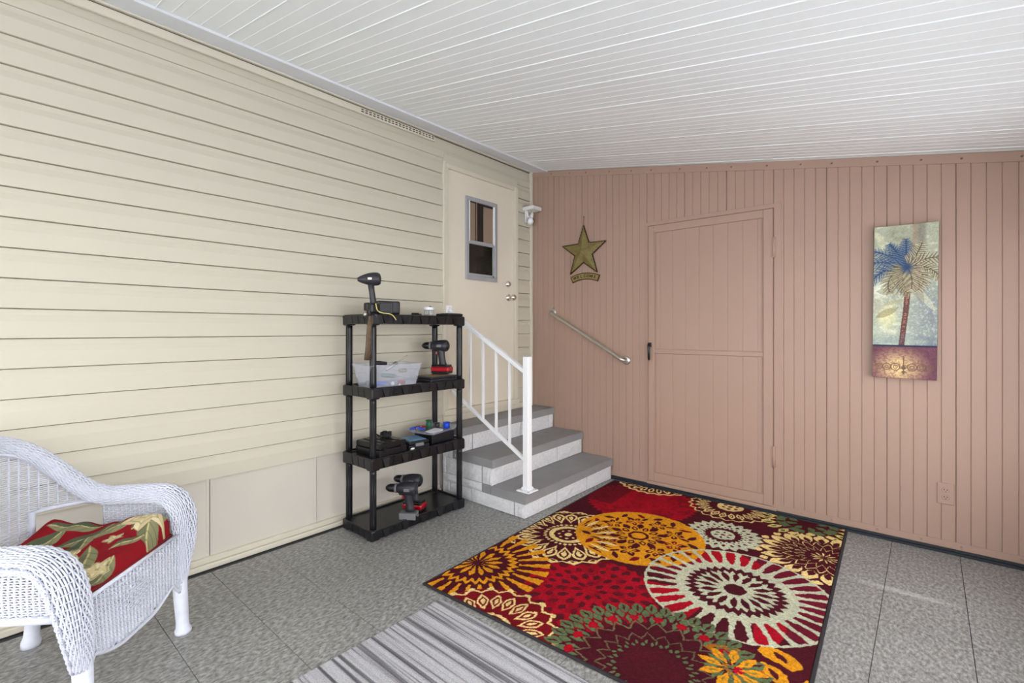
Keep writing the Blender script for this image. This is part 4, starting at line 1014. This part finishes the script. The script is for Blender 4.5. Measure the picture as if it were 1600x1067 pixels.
# cushion
def cushion():
    n = 90; S_, T_ = np.meshgrid(np.linspace(-1, 1, n), np.linspace(-1, 1, n))
    W_, D_ = .252, .235
    def rr(x, y): return x*np.sqrt(1-.16*y*y), y*np.sqrt(1-.14*x*x)
    sx_, sy_ = rr(S_, T_)
    edge = np.clip(1-np.maximum(np.abs(S_), np.abs(T_))**12, 0, 1)**.5
    lump = (smooth_noise(n, n, 20, 61)-.5)*.045+(smooth_noise(n, n, 9, 62)-.5)*.016
    X = -(sx_*W_); Y = .055+sy_*D_
    base = .40+.006
    lift = .055*np.clip((S_+.35), 0, 2)**1.3*(.55+.0*T_)+.022*np.clip(T_-.2, 0, 1)*np.clip(S_, 0, 1)
    dip = -.016*np.exp(-((S_+.5)**2+(T_-.9)**2)*3)
    top = base+.016+edge*.038+lump*edge+(lift+dip)*edge**.7
    bot = base+.016-edge*.012
    # colours
    U = (S_+1)/2; V = (T_+1)/2; n2 = 260
    SS, TT = np.meshgrid(np.linspace(-1, 1, n2), np.linspace(-1, 1, n2))
    img = np.zeros((n2, n2, 3)); img[...] = (136, 22, 32)
    def leaf(c, a, L, wd, c1, c2):
        L *= 1.12; wd *= 1.25; dx, dy = SS-c[0], TT-c[1]; x2 = dx*math.cos(a)+dy*math.sin(a); y2 = -dx*math.sin(a)+dy*math.cos(a); y2 = y2-.25*wd*np.sin(x2/L*2)
        m_ = (np.abs(y2) < wd*(1-(x2/L)**2)) & (np.abs(x2) < L); put(img, m_, c1); put(img, m_ & (y2 > 0), c2); put(img, m_ & (np.abs(y2) < .012), (196, 184, 130)); put(img, (m_ & (np.abs((x2*7+np.abs(y2)*8) % 1-.5) < .10))*.35, (84, 88, 58))
    G1, G2, G3 = (112, 112, 84), (138, 136, 102), (90, 96, 74)
    rs = np.random.RandomState(5)
    for (c, a, L, wd) in (((.45, -.1), .5, .38, .13), ((.55, .25), .9, .34, .10), ((.15, .05), -.4, .36, .12), ((-.15, -.45), .9, .4, .13), ((-.45, .1), .2, .36, .12), ((-.2, .45), -.6, .34, .1), ((-.65, .55), .4, .34, .12), ((-.55, -.5), 1.4, .36, .12),
                            ((.3, -.65), .2, .4, .12), ((.75, -.45), 1.3, .34, .11), ((.8, .75), .3, .3, .14), ((.55, .85), -.6, .28, .12), ((-.85, -.05), 1.2, .3, .1), ((.2, .75), .5, .22, .06), ((-.5, .85), -.2, .3, .09), ((0, -.85), -.4, .32, .1), ((-.9, -.8), .6, .32, .12)):
        leaf(c, a, L, wd, G1 if rs.rand() > .5 else G3, G2)
    for c, sc in (((.80, .66), 1.7), ((-.12, .12), .9), ((-.75, -.75), .9), ((-.35, .72), .8), ((.3, .48), .7)):
        for k in range(5):
            a = k*2*PI/5+.3; leaf((c[0]+.09*sc*math.cos(a), c[1]+.09*sc*math.sin(a)), a, .11*sc, .055*sc, (206, 186, 146), (224, 208, 170))
    me = None
    ii = np.linspace(0, n2-1, n).astype(int)
    # resample geometry to colour resolution
    def up(A):
        xi = np.linspace(0, n-1, n2); x0 = np.clip(xi.astype(int), 0, n-2); f = xi-x0
        A = A[x0]*(1-f)[:, None]+A[x0+1]*f[:, None]; A = A[:, x0]*(1-f)[None]+A[:, x0+1]*f[None]; return A
    Xu, Yu, Tu, Bu = up(X), up(Y), up(top), up(bot)
    P1 = np.stack([Xu, Yu, Tu], -1); P2 = np.stack([Xu, Yu, Bu], -1)
    m1 = grid_mesh('cover', n2, n2, P1, img, M['cushion']); m2 = grid_mesh('cover_under', n2, n2, P2[:, ::-1].copy(), img[:, ::-1]*0+np.array((140, 22, 30)), M['cushion'])
    rim = []
    e = lambda A, k: A[k]
    idx = [(0, j) for j in range(n2)]+[(i, n2-1) for i in range(n2)]+[(n2-1, j) for j in range(n2-1, -1, -1)]+[(i, 0) for i in range(n2-1, -1, -1)]
    for k in range(0, len(idx), 5):
        i, j = idx[k]; rim.append(Vector((P1[i, j, 0], P1[i, j, 1], (P1[i, j, 2]+P2[i, j, 2])/2)))
    return m1, m2, rim
cs = thing('seat_cushion', None, 'rumpled red cushion with green leaf print lying on the wicker seat', 'cushion', mtx=chair.matrix_basis.copy() @ Matrix.Translation((0, 0, .0)))
m1, m2, rim = cushion()
link('cover', m1, cs, True); link('cover_underside', m2, cs, True)
M['piping'] = mat('dark_red_piping', (120, 16, 24), .8)
MB().tube(rim, .006, 6, closed=True).build('piping', 'piping', cs, True)

# ================================================================== PLASTIC RACK
KX0, KX1, KY0, KY1 = -2.785, -2.455, 1.572, 2.325
rack = thing('shelf_rack', ((KX0+KX1)/2, (KY0+KY1)/2, 0), 'black plastic four-tier shelving rack standing in front of the siding', 'shelf')
tiers = [(0.0, .066), (.412, .488), (.835, .905), (1.275, 1.343)]
def rrect(x0, x1, y0, y1, r, n=5):
    out = []
    for cx_, cy_, a0 in ((x1-r, y1-r, 0), (x0+r, y1-r, PI/2), (x0+r, y0+r, PI), (x1-r, y0+r, 1.5*PI)):
        for k in range(n+1): a = a0+PI/2*k/n; out.append((cx_+r*math.cos(a), cy_+r*math.sin(a)))
    return out
for (z0, z1) in tiers:
    b = MB()
    o1 = rrect(KX0, KX1, KY0, KY1, .035); o2 = rrect(KX0+.002, KX1-.002, KY0+.002, KY1-.002, .035); i1 = rrect(KX0+.016, KX1-.016, KY0+.016, KY1-.016, .026)
    dk = z1-.008
    R_ = [[Vector((x, y_, z)) for x, y_ in q] for q, z in ((i1, z0+.01), (o2, z0+.010 if z0 > 0 else z0+.012), (o1, z1-.004), (o2, z1), (i1, z1), (i1, dk))]
    b.loft(R_, smooth=False)
    # feet / corner sleeves
    for x in (KX0+.032, KX1-.032):
        for y_ in (KY0+.032, KY1-.032): b.b2(x-.031, x+.031, y_-.031, y_+.031, z0, z1-.001, .010, 2)
    # trapezoid ribs along the long sides and the ends
    nn = 9; stp_ = (KY1-KY0-.13)/nn
    for k in range(nn):
        yc = KY0+.065+stp_*(k+.5); wt, wb2_ = (stp_*.34, stp_*.62) if k % 2 else (stp_*.62, stp_*.34)
        for X_, sg in ((KX1, 1), (KX0, -1)):
            if k % 2 == 0: b.prism([(yc-wt/2-.004, z1-.008), (yc+wt/2+.004, z1-.008), (yc+wb2_/2, z0+.014), (yc-wb2_/2, z0+.014)], lambda a, z: Vector((X_-sg*.003, a, z)), lambda a, z: Vector((X_+sg*(.002+.012*(z1-z)/(z1-z0)), a, z)))
            else: b.prism([(yc-wt/2, z1-.008), (yc+wt/2, z1-.008), (yc+wb2_/2, z0+.014), (yc-wb2_/2, z0+.014)], lambda a, z: Vector((X_-sg*.003, a, z)), lambda a, z: Vector((X_+sg*(.0075-.006*(z1-z)/(z1-z0)), a, z)))
    for k in range(3):
        xc = KX0+.10+k*.065
        for Y_, sg in ((KY0, -1), (KY1, 1)): b.prism([(xc-.018, z1-.008), (xc+.018, z1-.008), (xc+.026, z0+.014), (xc-.026, z0+.014)], lambda a, z: Vector((a, Y_-sg*.003, z)), lambda a, z: Vector((a, Y_+sg*.0015, z)))
    b.build('shelf_tray', 'blackpl', rack)
for (za, zb_) in ((.066, .412), (.488, .835), (.905, 1.275)):
    for x in (KX0+.034, KX1-.030):
        for y_ in (KY0+.030, KY1-.030):
            b = MB(); b.tube([(x, y_, za-.008), (x, y_, za+.03), (x, y_, zb_-.02), (x, y_, zb_+.004)], [.0205, .019, .0195, .021], 14)
            for a in range(8): c, s = math.cos(a*PI/4), math.sin(a*PI/4); b.tube([(x+c*.0185, y_+s*.0185, za), (x+c*.0185, y_+s*.0185, zb_)], .0025, 4)
            b.build('post', 'blackpl', rack)

# cordless drills
def drill(variant):
    root = bpy.data.objects.new('cordless_drill', None); COL.objects.link(root); root.empty_display_size = .05
    foot = .0
    zt = .195
    b = MB()   # motor body: pointing +X is the chuck
    b.lathe((-.085, 0, zt), [(.016, -.002), (.032, .002), (.040, .012), (.042, .03), (.041, .06), (.038, .085), (.033, .11), (.026, .125)], 20, axis='X')
    b.box((-.01, 0, zt-.026), (.075, .042, .03), .01, seg=2)
    b.build('motor_body', 'blackpl2', root, True)
    b = MB(); b.lathe((.040, 0, zt), [(.028, 0), (.031, .004), (.029, .012), (.025, .016)], 20, axis='X'); b.build('torque_collar', 'greypl', root, True)
    b = MB(); b.lathe((.055, 0, zt), [(.024, 0), (.026, .006), (.025, .032), (.021, .044), (.012, .058), (.006, .060)], 18, axis='X'); b.build('chuck', 'blackpl', root, True)
    b = MB(); b.lathe((-.0875, 0, zt), [(.020, 0), (.028, .002), (.024, .004)], 18, axis='X')
    b.build('rear_cap', 'blackpl', root, True)
    for s in (-1, 1): MB().b2(-.05, -.015, s*.0415-.003, s*.0415+.002, zt-.009, zt+.009, .001).build('side_badge', 'greypl', root, True)
    # grip
    rings = []
    for z, x, rx, ry in ((.055, -.045, .032, .025), (.075, -.043, .026, .022), (.105, -.038, .024, .021), (.135, -.032, .026, .022), (.160, -.028, .031, .025), (.180, -.022, .035, .027)):
        rings.append([Vector((x+rx*math.cos(2*PI*k/14), ry*math.sin(2*PI*k/14), z)) for k in range(14)])
    b = MB(); b.loft(rings); b.build('grip', 'blackpl2', root, True)
    b = MB(); b.box((.0, 0, .150), (.018, .018, .034), .005, seg=2); t = b.build('trigger', 'red', root, True); t['label'] = 'red trigger'
    if variant == 'battery':
        b = MB(); b.box((-.035, 0, .052), (.125, .080, .020), .006, seg=2); b.build('foot', 'blackpl', root, True)
        b = MB(); b.box((-.038, 0, .032), (.138, .090, .034), .010, seg=2); t = b.build('battery', 'red', root, True); t['label'] = 'glossy red battery pack'
        b = MB(); b.box((-.038, 0, .010), (.132, .086, .019), .006, seg=2); b.build('battery_base', 'blackpl', t, True)
    else:
        b = MB(); b.box((-.035, 0, .042), (.110, .070, .012), .004, seg=2)
        for s in (-1, 1): b.b2(-.088, .018, s*.031-.004, s*.031+.004, .008, .040, .002)
        b.b2(.010, .020, -.033, .033, .012, .040, .003)
        t = b.build('foot', 'greypl', root, True); t['label'] = 'empty grey battery foot'
    return root
d_a = drill('battery'); tag(d_a, 'black drill with red battery standing on the black case, second shelf from top', 'drill', 'cordless drills on the rack')
def place(o, p, ang_): o.location = p; o.rotation_euler = (0, 0, ang_)
pz = .905
q = on_z(680, 583, pz+.036); place(d_a, (q.x+.02, q.y-.0, pz+.0365), math.radians(205))
d_b = copy_tree(d_a); tag(d_b, 'black drill with red battery, rear one of the pair on the bottom shelf', 'drill'); q = on_z(645, 797, .06); place(d_b, (q.x-.035, q.y+.0, .0585), math.radians(205))
d_c = drill('bare'); tag(d_c, 'black drill without battery on grey foot, front one of the pair on the bottom shelf', 'drill', 'cordless drills on the rack'); q = on_z(630, 808, .06); place(d_c, (q.x+.01, q.y-.005, .0525), math.radians(215))

# case under the drill (second tier)
def flatcase(name, label, cat, cx_, cy_, z0, sx_, sy_, h, rz, m='blackpl2', extra=None):
    t = thing(name, (cx_, cy_, z0), label, cat, rz=rz)
    MB().box((0, 0, h*.27), (sx_, sy_, h*.54), .006, seg=2).build('case_bottom', m, t, True)
    MB().box((0, 0, h*.77), (sx_-.004, sy_-.004, h*.44), .007, seg=2).build('case_lid', m, t, True)
    if extra: extra(t, sx_, sy_, h)
    return t
def ex1(t, sx_, sy_, h):
    b = MB(); b.b2(-sx_*.40, sx_*.40, -sy_*.42, sy_*.42, h*.985, h+.001, 0); b.build('top_label', 'goldp', t, True)
    for s in (-1, 1): MB().b2(sx_/2-.002, sx_/2+.004, s*sy_*.3-.012, s*sy_*.3+.012, h*.3, h*.75, .001).build('latch', 'blackpl', t, True)
flatcase('tool_case', 'flat black tool case under the drill on second shelf', 'case', -2.575, 2.165, .8975, .17, .24, .037, 0, extra=ex1)
# third tier: black case with latches, cable coil, blue-topped box, tray
def ex2(t, sx_, sy_, h):
    for s in (-1, 0, 1): MB().b2(-sx_*.40, sx_*.40, s*sy_*.25-.012, s*sy_*.25+.012, h*.985, h+.003, .001).build('lid_rib', 'blackpl', t, True)
    for s in (-1, 1): MB().b2(sx_/2-.002, sx_/2+.005, s*sy_*.3-.012, s*sy_*.3+.012, h*.3, h*.75, .001).build('latch', 'blackpl', t, True)
z3 = .4805
flatcase('tool_case', 'thick black tool case at left end of third shelf', 'case', -2.60, 1.735, z3, .24, .21, .080, math.radians(4), 'blackpl', extra=ex2)
def spiral(c, n, r, z, pitch):
    return [(c[0]+(r+.004*math.sin(7*a))*math.cos(a), c[1]+(r*.8)*math.sin(a), z+pitch*a+.004*math.sin(3*a)) for a in [k*.35 for k in range(n)]]
ccx, ccy = -2.63, 1.79
co = MB(); co.tube(spiral((ccx, ccy), 60, .038, z3+.0885, .0012), .0042, 6); co.tube(catmull([(ccx-.03, ccy-.03, z3+.088), (ccx-.04, ccy-.07, z3+.115), (ccx-.035, ccy-.085, z3+.118), (ccx-.03, ccy-.06, z3+.09)], 5), .0038, 6)
c_o = co.build('cable_coil', 'blackpl'); tag(c_o, 'coiled black cable lying on the thick black case, third shelf', 'cable')
def ex3(t, sx_, sy_, h):
    MB().b2(-sx_*.40, sx_*.36, -sy_*.40, sy_*.40, h*.985, h+.002, 0).build('lid_panel', 'lblue', t, True)['label'] = 'pale blue lid panel'
    MB().b2(-sx_*.3, sx_*.1, -sy_/2-.002, -sy_/2+.002, h*.3, h*.8, 0).build('end_label', 'blue', t, True)
    MB().b2(sx_/2-.002, sx_/2+.004, -.03, .03, h*.35, h*.75, .002).build('latch', 'greypl', t, True)
flatcase('drill_bit_case', 'black case with pale blue lid panel, middle of third shelf', 'case', -2.565, 1.955, z3, .17, .15, .052, math.radians(-8), 'blackpl', extra=ex3)
bx_ = MB(); bx_.box((0, 0, .034), (.19, .20, .068), .006, seg=2)
bb_ = bx_.build('storage_box', 'blackpl'); bb_.location = (-2.60, 2.165, z3); tag(bb_, 'black box beneath the clear tray, right end of third shelf', 'box')
tray = thing('parts_tray', (-2.60, 2.15, z3+.0685), 'shallow clear plastic tray of blue and green parts on third shelf', 'tray', rz=math.radians(12))
b = MB(); o1 = rrect(-.105, .105, -.13, .14, .02); o2 = rrect(-.125, .125, -.15, .16, .02)
b.loft([[Vector((x, y_, z)) for x, y_ in q_] for q_, z in ((o1, .001), (o2, .022), (rrect(-.122, .122, -.147, .157, .02), .022), (rrect(-.102, .102, -.127, .137, .02), .004))], smooth=False); b.build('tray_body', 'clear', tray, True)
def spool(name, label, cat, wx, wy, z, r, h, m, tilt_=0.0):
    t = thing(name, (wx, wy, z), label, cat, 'spools in the clear tray'); t.rotation_euler = (0, tilt_, .4)
    MB().lathe((0, 0, 0), [(r, 0), (r, h*.12), (r*.72, h*.16), (r*.72, h*.84), (r, h*.88), (r, h), (r*.35, h), (r*.3, h*.8)], 18).build('spool', m, t, True)
    MB().lathe((0, 0, h*.2), [(r*.8, 0), (r*.84, h*.1), (r*.84, h*.5), (r*.8, h*.6)], 18).build('winding', m, t, True)
    return t
zt_ = z3+.0745
spool('thread_spool', 'bright blue spool at right end of the clear tray', 'spool', -2.575, 2.255, zt_, .026, .04, 'blue')
spool('thread_spool', 'dark green spool in middle of clear tray, by rack post', 'spool', -2.665, 2.17, zt_, .023, .055, 'green')
spool('thread_spool', 'dark grey spool between green and blue spools in tray', 'spool', -2.63, 2.215, zt_, .022, .034, 'blackpl2')
for k, (dx, dy, m_, lb) in enumerate(((-.03, -.06, 'blue', 'blue plastic clamp lying at left side of clear tray'), (-.055, -.02, 'red', 'small red clip lying among blue pieces in clear tray'))):
    t = thing('spring_clamp', (-2.62+dx, 2.12+dy, zt_), lb, 'clamp', rz=.6+k)
    for s in (-1, 1):
        MB().tube(catmull([(-.05, s*.016, .012), (-.01, s*.006, .02), (.02, s*.012, .016), (.045, s*.003, .01)], 4), .006, 6).build('jaw', m_, t, True)
    MB().cyl((0, -.012, .018), (0, .012, .018), .008).build('spring', 'steel', t, True)
b = MB(); b.box((0, 0, .003), (.075, .10, .005), .001, rot=Matrix.Rotation(.06, 4, 'X')); b.box((.01, .01, .009), (.06, .09, .004), .001, rot=Matrix.Rotation(.25, 4, 'Z'))
pp = b.build('packet', 'paper'); pp.location = (-2.535, 2.11, zt_+.003); pp.rotation_euler = (0, .08, .2); tag(pp, 'pair of white paper packets at front of the clear tray', 'packet')
b = MB(); b.tube(catmull([(-2.478, 1.872, z3+.010), (-2.482, 1.886, z3+.014), (-2.478, 1.90, z3+.010)], 4), .0035, 8); b.lathe((-2.478, 1.886, z3-.001), [(.005, 0), (.007, .005), (.004, .012)], 10)
tag(b.build('small_fitting', 'white'), 'tiny white fitting on front edge of third shelf', 'fitting')

# second tier: clear bin of tools
bq = (-2.575, 1.765, .8975)
bn = thing('clear_bin', bq, 'frosted clear plastic bin of hand tools on second shelf', 'bin', rz=math.radians(-6))
zr = .135
b = MB()
lv = [(rrect(-.095, .095, -.155, .155, .02), 0), (rrect(-.120, .120, -.185, .185, .025), zr), (rrect(-.126, .126, -.191, .191, .028), zr), (rrect(-.126, .126, -.191, .191, .028), zr+.004), (rrect(-.117, .117, -.182, .182, .024), zr+.004), (rrect(-.092, .092, -.152, .152, .02), .004)]
b.loft([[Vector((x, y_, z)) for x, y_ in q_] for q_, z in lv], smooth=False); b.build('bin_body', 'clear', bn, True)
BM_ = Matrix.Translation(bq) @ Matrix.Rotation(math.radians(-6), 4, 'Z')
def tool(kind, x, y_, z, yaw_, pitch, L, m_, label, cat, tipm='steel'):
    t = thing(kind, None, label, cat, 'screwdrivers in the clear bin' if kind == 'screwdriver' else None, mtx=BM_ @ Matrix.Translation((x, y_, z)) @ Matrix.Rotation(yaw_, 4, 'Z') @ Matrix.Rotation(pitch, 4, 'Y'))
    MB().tube([(-L*.5, 0, 0), (-L*.47, 0, 0), (-L*.3, 0, 0), (-.0, 0, 0), (L*.03, 0, 0)], [.007, .011, .013, .011, .006], 10).build('handle', m_, t, True)
    MB().tube([(L*.02, 0, 0), (L*.45, 0, 0), (L*.5, 0, 0)], [.0035, .0035, .005], 8).build('shaft', tipm, t, True)
    return t
tool('screwdriver', .055, -.03, .022, 1.5, 0, .17, 'blue', 'blue-handled screwdriver lying low in the clear bin', 'screwdriver')
tool('screwdriver', .060, .085, .022, 1.6, 0, .10, 'red', 'red-handled screwdriver at right bottom of clear bin', 'screwdriver')
tool('screwdriver', .04, .03, .060, 1.2, .1, .17, 'green', 'green-handled screwdriver across middle of clear bin', 'screwdriver')
tool('screwdriver', .05, .10, .095, 1.9, .0, .12, 'tan', 'tan-handled screwdriver near rim at right of clear bin', 'screwdriver')
tool('screwdriver', .0, -.01, .139, 1.7, .12, .17, 'blackpl2', 'dark screwdriver lying across rim of the clear bin', 'screwdriver')
tool('wrench', -.02, .075, .140, 1.4, -.55, .17, 'steel', 'steel wrench sticking up out of the clear bin', 'wrench')
for k, (x, y_, z, r, m_, lb) in enumerate(((.072, -.005, .020, .013, 'white', 'white round cap by front wall of clear bin, left one'), (.078, .04, .014, .008, 'paper', 'small pale knob at bottom of clear bin'), (-.03, -.12, .02, .016, 'greypl', 'grey round fitting at left end of clear bin'))):
    t = MB().lathe((0, 0, 0), [(.001, 0), (r*.8, r*.2), (r, r*.8), (r*.8, r*1.5), (.001, r*1.8)], 14).build('fitting', m_); t.matrix_basis = BM_ @ Matrix.Translation((x, y_, z-.012)); tag(t, lb, 'fitting')

# top of the rack
z1 = 1.3435
# tall clamp tool at the left front corner: head, handle, clamp, knob, brown sheath
hq = on_x(577, 436, -2.50)
tt = thing('corner_clamp_tool', (-2.50, 1.60, z1), 'black drill-shaped tool with long brown sheath at the rack top left corner', 'tool')
def RP_(px, py, X=-2.50): return on_x(px, py, X)
hc = RP_(580, 436)
hd = Vector((-.45, -.89, -.06)).normalized()
b = MB(); 
rt = hd.to_track_quat('X', 'Z').to_matrix().to_4x4()
b.lathe(hc-hd*.045, [(.014, -.012), (.032, -.006), (.039, .008), (.040, .03), (.036, .06), (.027, .088), (.019, .108), (.011, .122), (.006, .124)], 20, axis='X', rot=rt)
b.build('head', 'blackpl2', tt)
lbq = hc+hd*.012; side_ = Vector((-hd.y, hd.x, 0)); side_ = side_ if side_.dot(Vector((1, -1, 0))) > 0 else -side_
b = MB(); b.box(lbq+side_*.0375, (.024, .004, .014), .001, rot=rt); b.build('label_plate', 'steel', tt)
ha = RP_(579, 441); hb_ = RP_(584, 477)
b = MB(); b.tube([ha, ha.lerp(hb_, .4), ha.lerp(hb_, .8), hb_], [.019, .017, .018, .021], 12); b.build('handle', 'blackpl2', tt)
cb_ = RP_(584, 484)
b = MB(); b.box(cb_+Vector((0, -.004, .008)), (.052, .062, .062), .012, seg=2); b.box(cb_+Vector((-.03, -.02, .018)), (.04, .04, .05), .008, seg=2); b.box(cb_+Vector((.0, -.030, -.018)), (.03, .026, .04), .006, seg=2); b.build('clamp', 'blackpl', tt)
kq = RP_(571, 491, -2.49)
b = MB(); b.lathe(kq, [(.004, -.012), (.010, -.010), (.012, 0), (.008, .008), (.001, .010)], 14, axis='X'); b.build('knob', 'steel', tt)
sy = 1.548
s0_, s1_, s2_, s3_ = [on_y(a, c, sy+d) for a, c, d in ((579, 494, .004), (577, 515, 0), (575.5, 540, 0), (574, 562, .004))]
b = MB(); b.tube([s0_, s1_, s2_, s3_], [.013, .0165, .017, .020], 10, flat=.6); b.build('sheath', 'brown', tt)['label'] = 'worn brown sheath'
# cord
b = MB(); cpts = [RP_(587, 474, -2.468), RP_(590, 485, -2.455), RP_(598, 489, -2.448), RP_(607, 490, -2.443), RP_(614, 493, -2.441), RP_(619, 500, -2.441)]
b.tube(catmull(cpts, 5), .0032, 6); c_o = b.build('cord', 'yellow'); tag(c_o, 'short yellow-white cord draped over the top shelf front edge', 'cord')
# black charger box
qa = RP_(606, 480, -2.54)
ch = thing('battery_charger', (-2.555, 1.735, z1), 'black boxy charger on rack top beside the drill-shaped tool', 'charger', rz=math.radians(-6))
b = MB(); b.box((0, 0, .042), (.10, .155, .084), .010, seg=2); b.build('body', 'blackpl', ch, True)
b = MB(); b.box((.049, .045, .045), (.012, .045, .065), .004, seg=2); b.build('vent_panel', 'blackpl2', ch, True)
b = MB(); b.box((.049, -.028, .042), (.012, .075, .055), .003, seg=2); b.build('front_panel', 'blackpl2', ch, True)
# jar
jq = RP_(670, 489, -2.55)
jr = thing('glass_jar', (-2.55, jq.y, z1), 'small clear jar with white lid on top of the rack', 'jar')
b = MB(); b.lathe((-2.55, jq.y, z1), [(.030, .001), (.033, .004), (.033, .034), (.030, .040)], 20); b.build('jar_body', 'clear', jr)
b = MB(); b.lathe((-2.55, jq.y, z1+.039), [(.034, 0), (.035, .004), (.035, .016), (.031, .020)], 24); jl = b.build('lid', 'white', jr)
b = MB(); b.lathe((-2.545, jq.y+.008, z1+.058), [(.009, 0), (.009, .006), (.003, .008)], 10); b.build('lid_knob', 'blackpl', jl)
b = MB()
for k in range(26): b.box((-2.55+rng.uniform(-.018, .018), jq.y+rng.uniform(-.018, .018), z1+.008+rng.uniform(0, .022)), (.012, .003, .003), 0, rot=Matrix.Rotation(rng.uniform(0, 6), 4, 'Z') @ Matrix.Rotation(rng.uniform(-1, 1), 4, 'Y'))
t = b.build('screws', 'steel', jr); t['kind'] = 'stuff'
b = MB(); q = RP_(649, 489, -2.50); b.box((-2.50, q.y, z1+.009), (.02, .05, .012), .004, rot=Matrix.Rotation(.1, 4, 'Z'), seg=2); b.tube([(-2.50, q.y-.03, z1+.006), (-2.50, q.y+.05, z1+.006)], .004, 6)
tag(b.build('small_tool', 'blackpl'), 'tiny dark tool left of the jar on the rack top', 'tool')
t = thing('black_pouch', (-2.52, 2.235, z1), 'low flat black pouch at right end of the rack top', 'pouch', rz=.1)
MB().box((0, 0, .009), (.12, .15, .017), .006, seg=2).build('body', 'blackpl', t, True); MB().box((.01, .0, .018), (.07, .13, .004), .001, seg=1).build('flap', 'blackpl2', t, True)
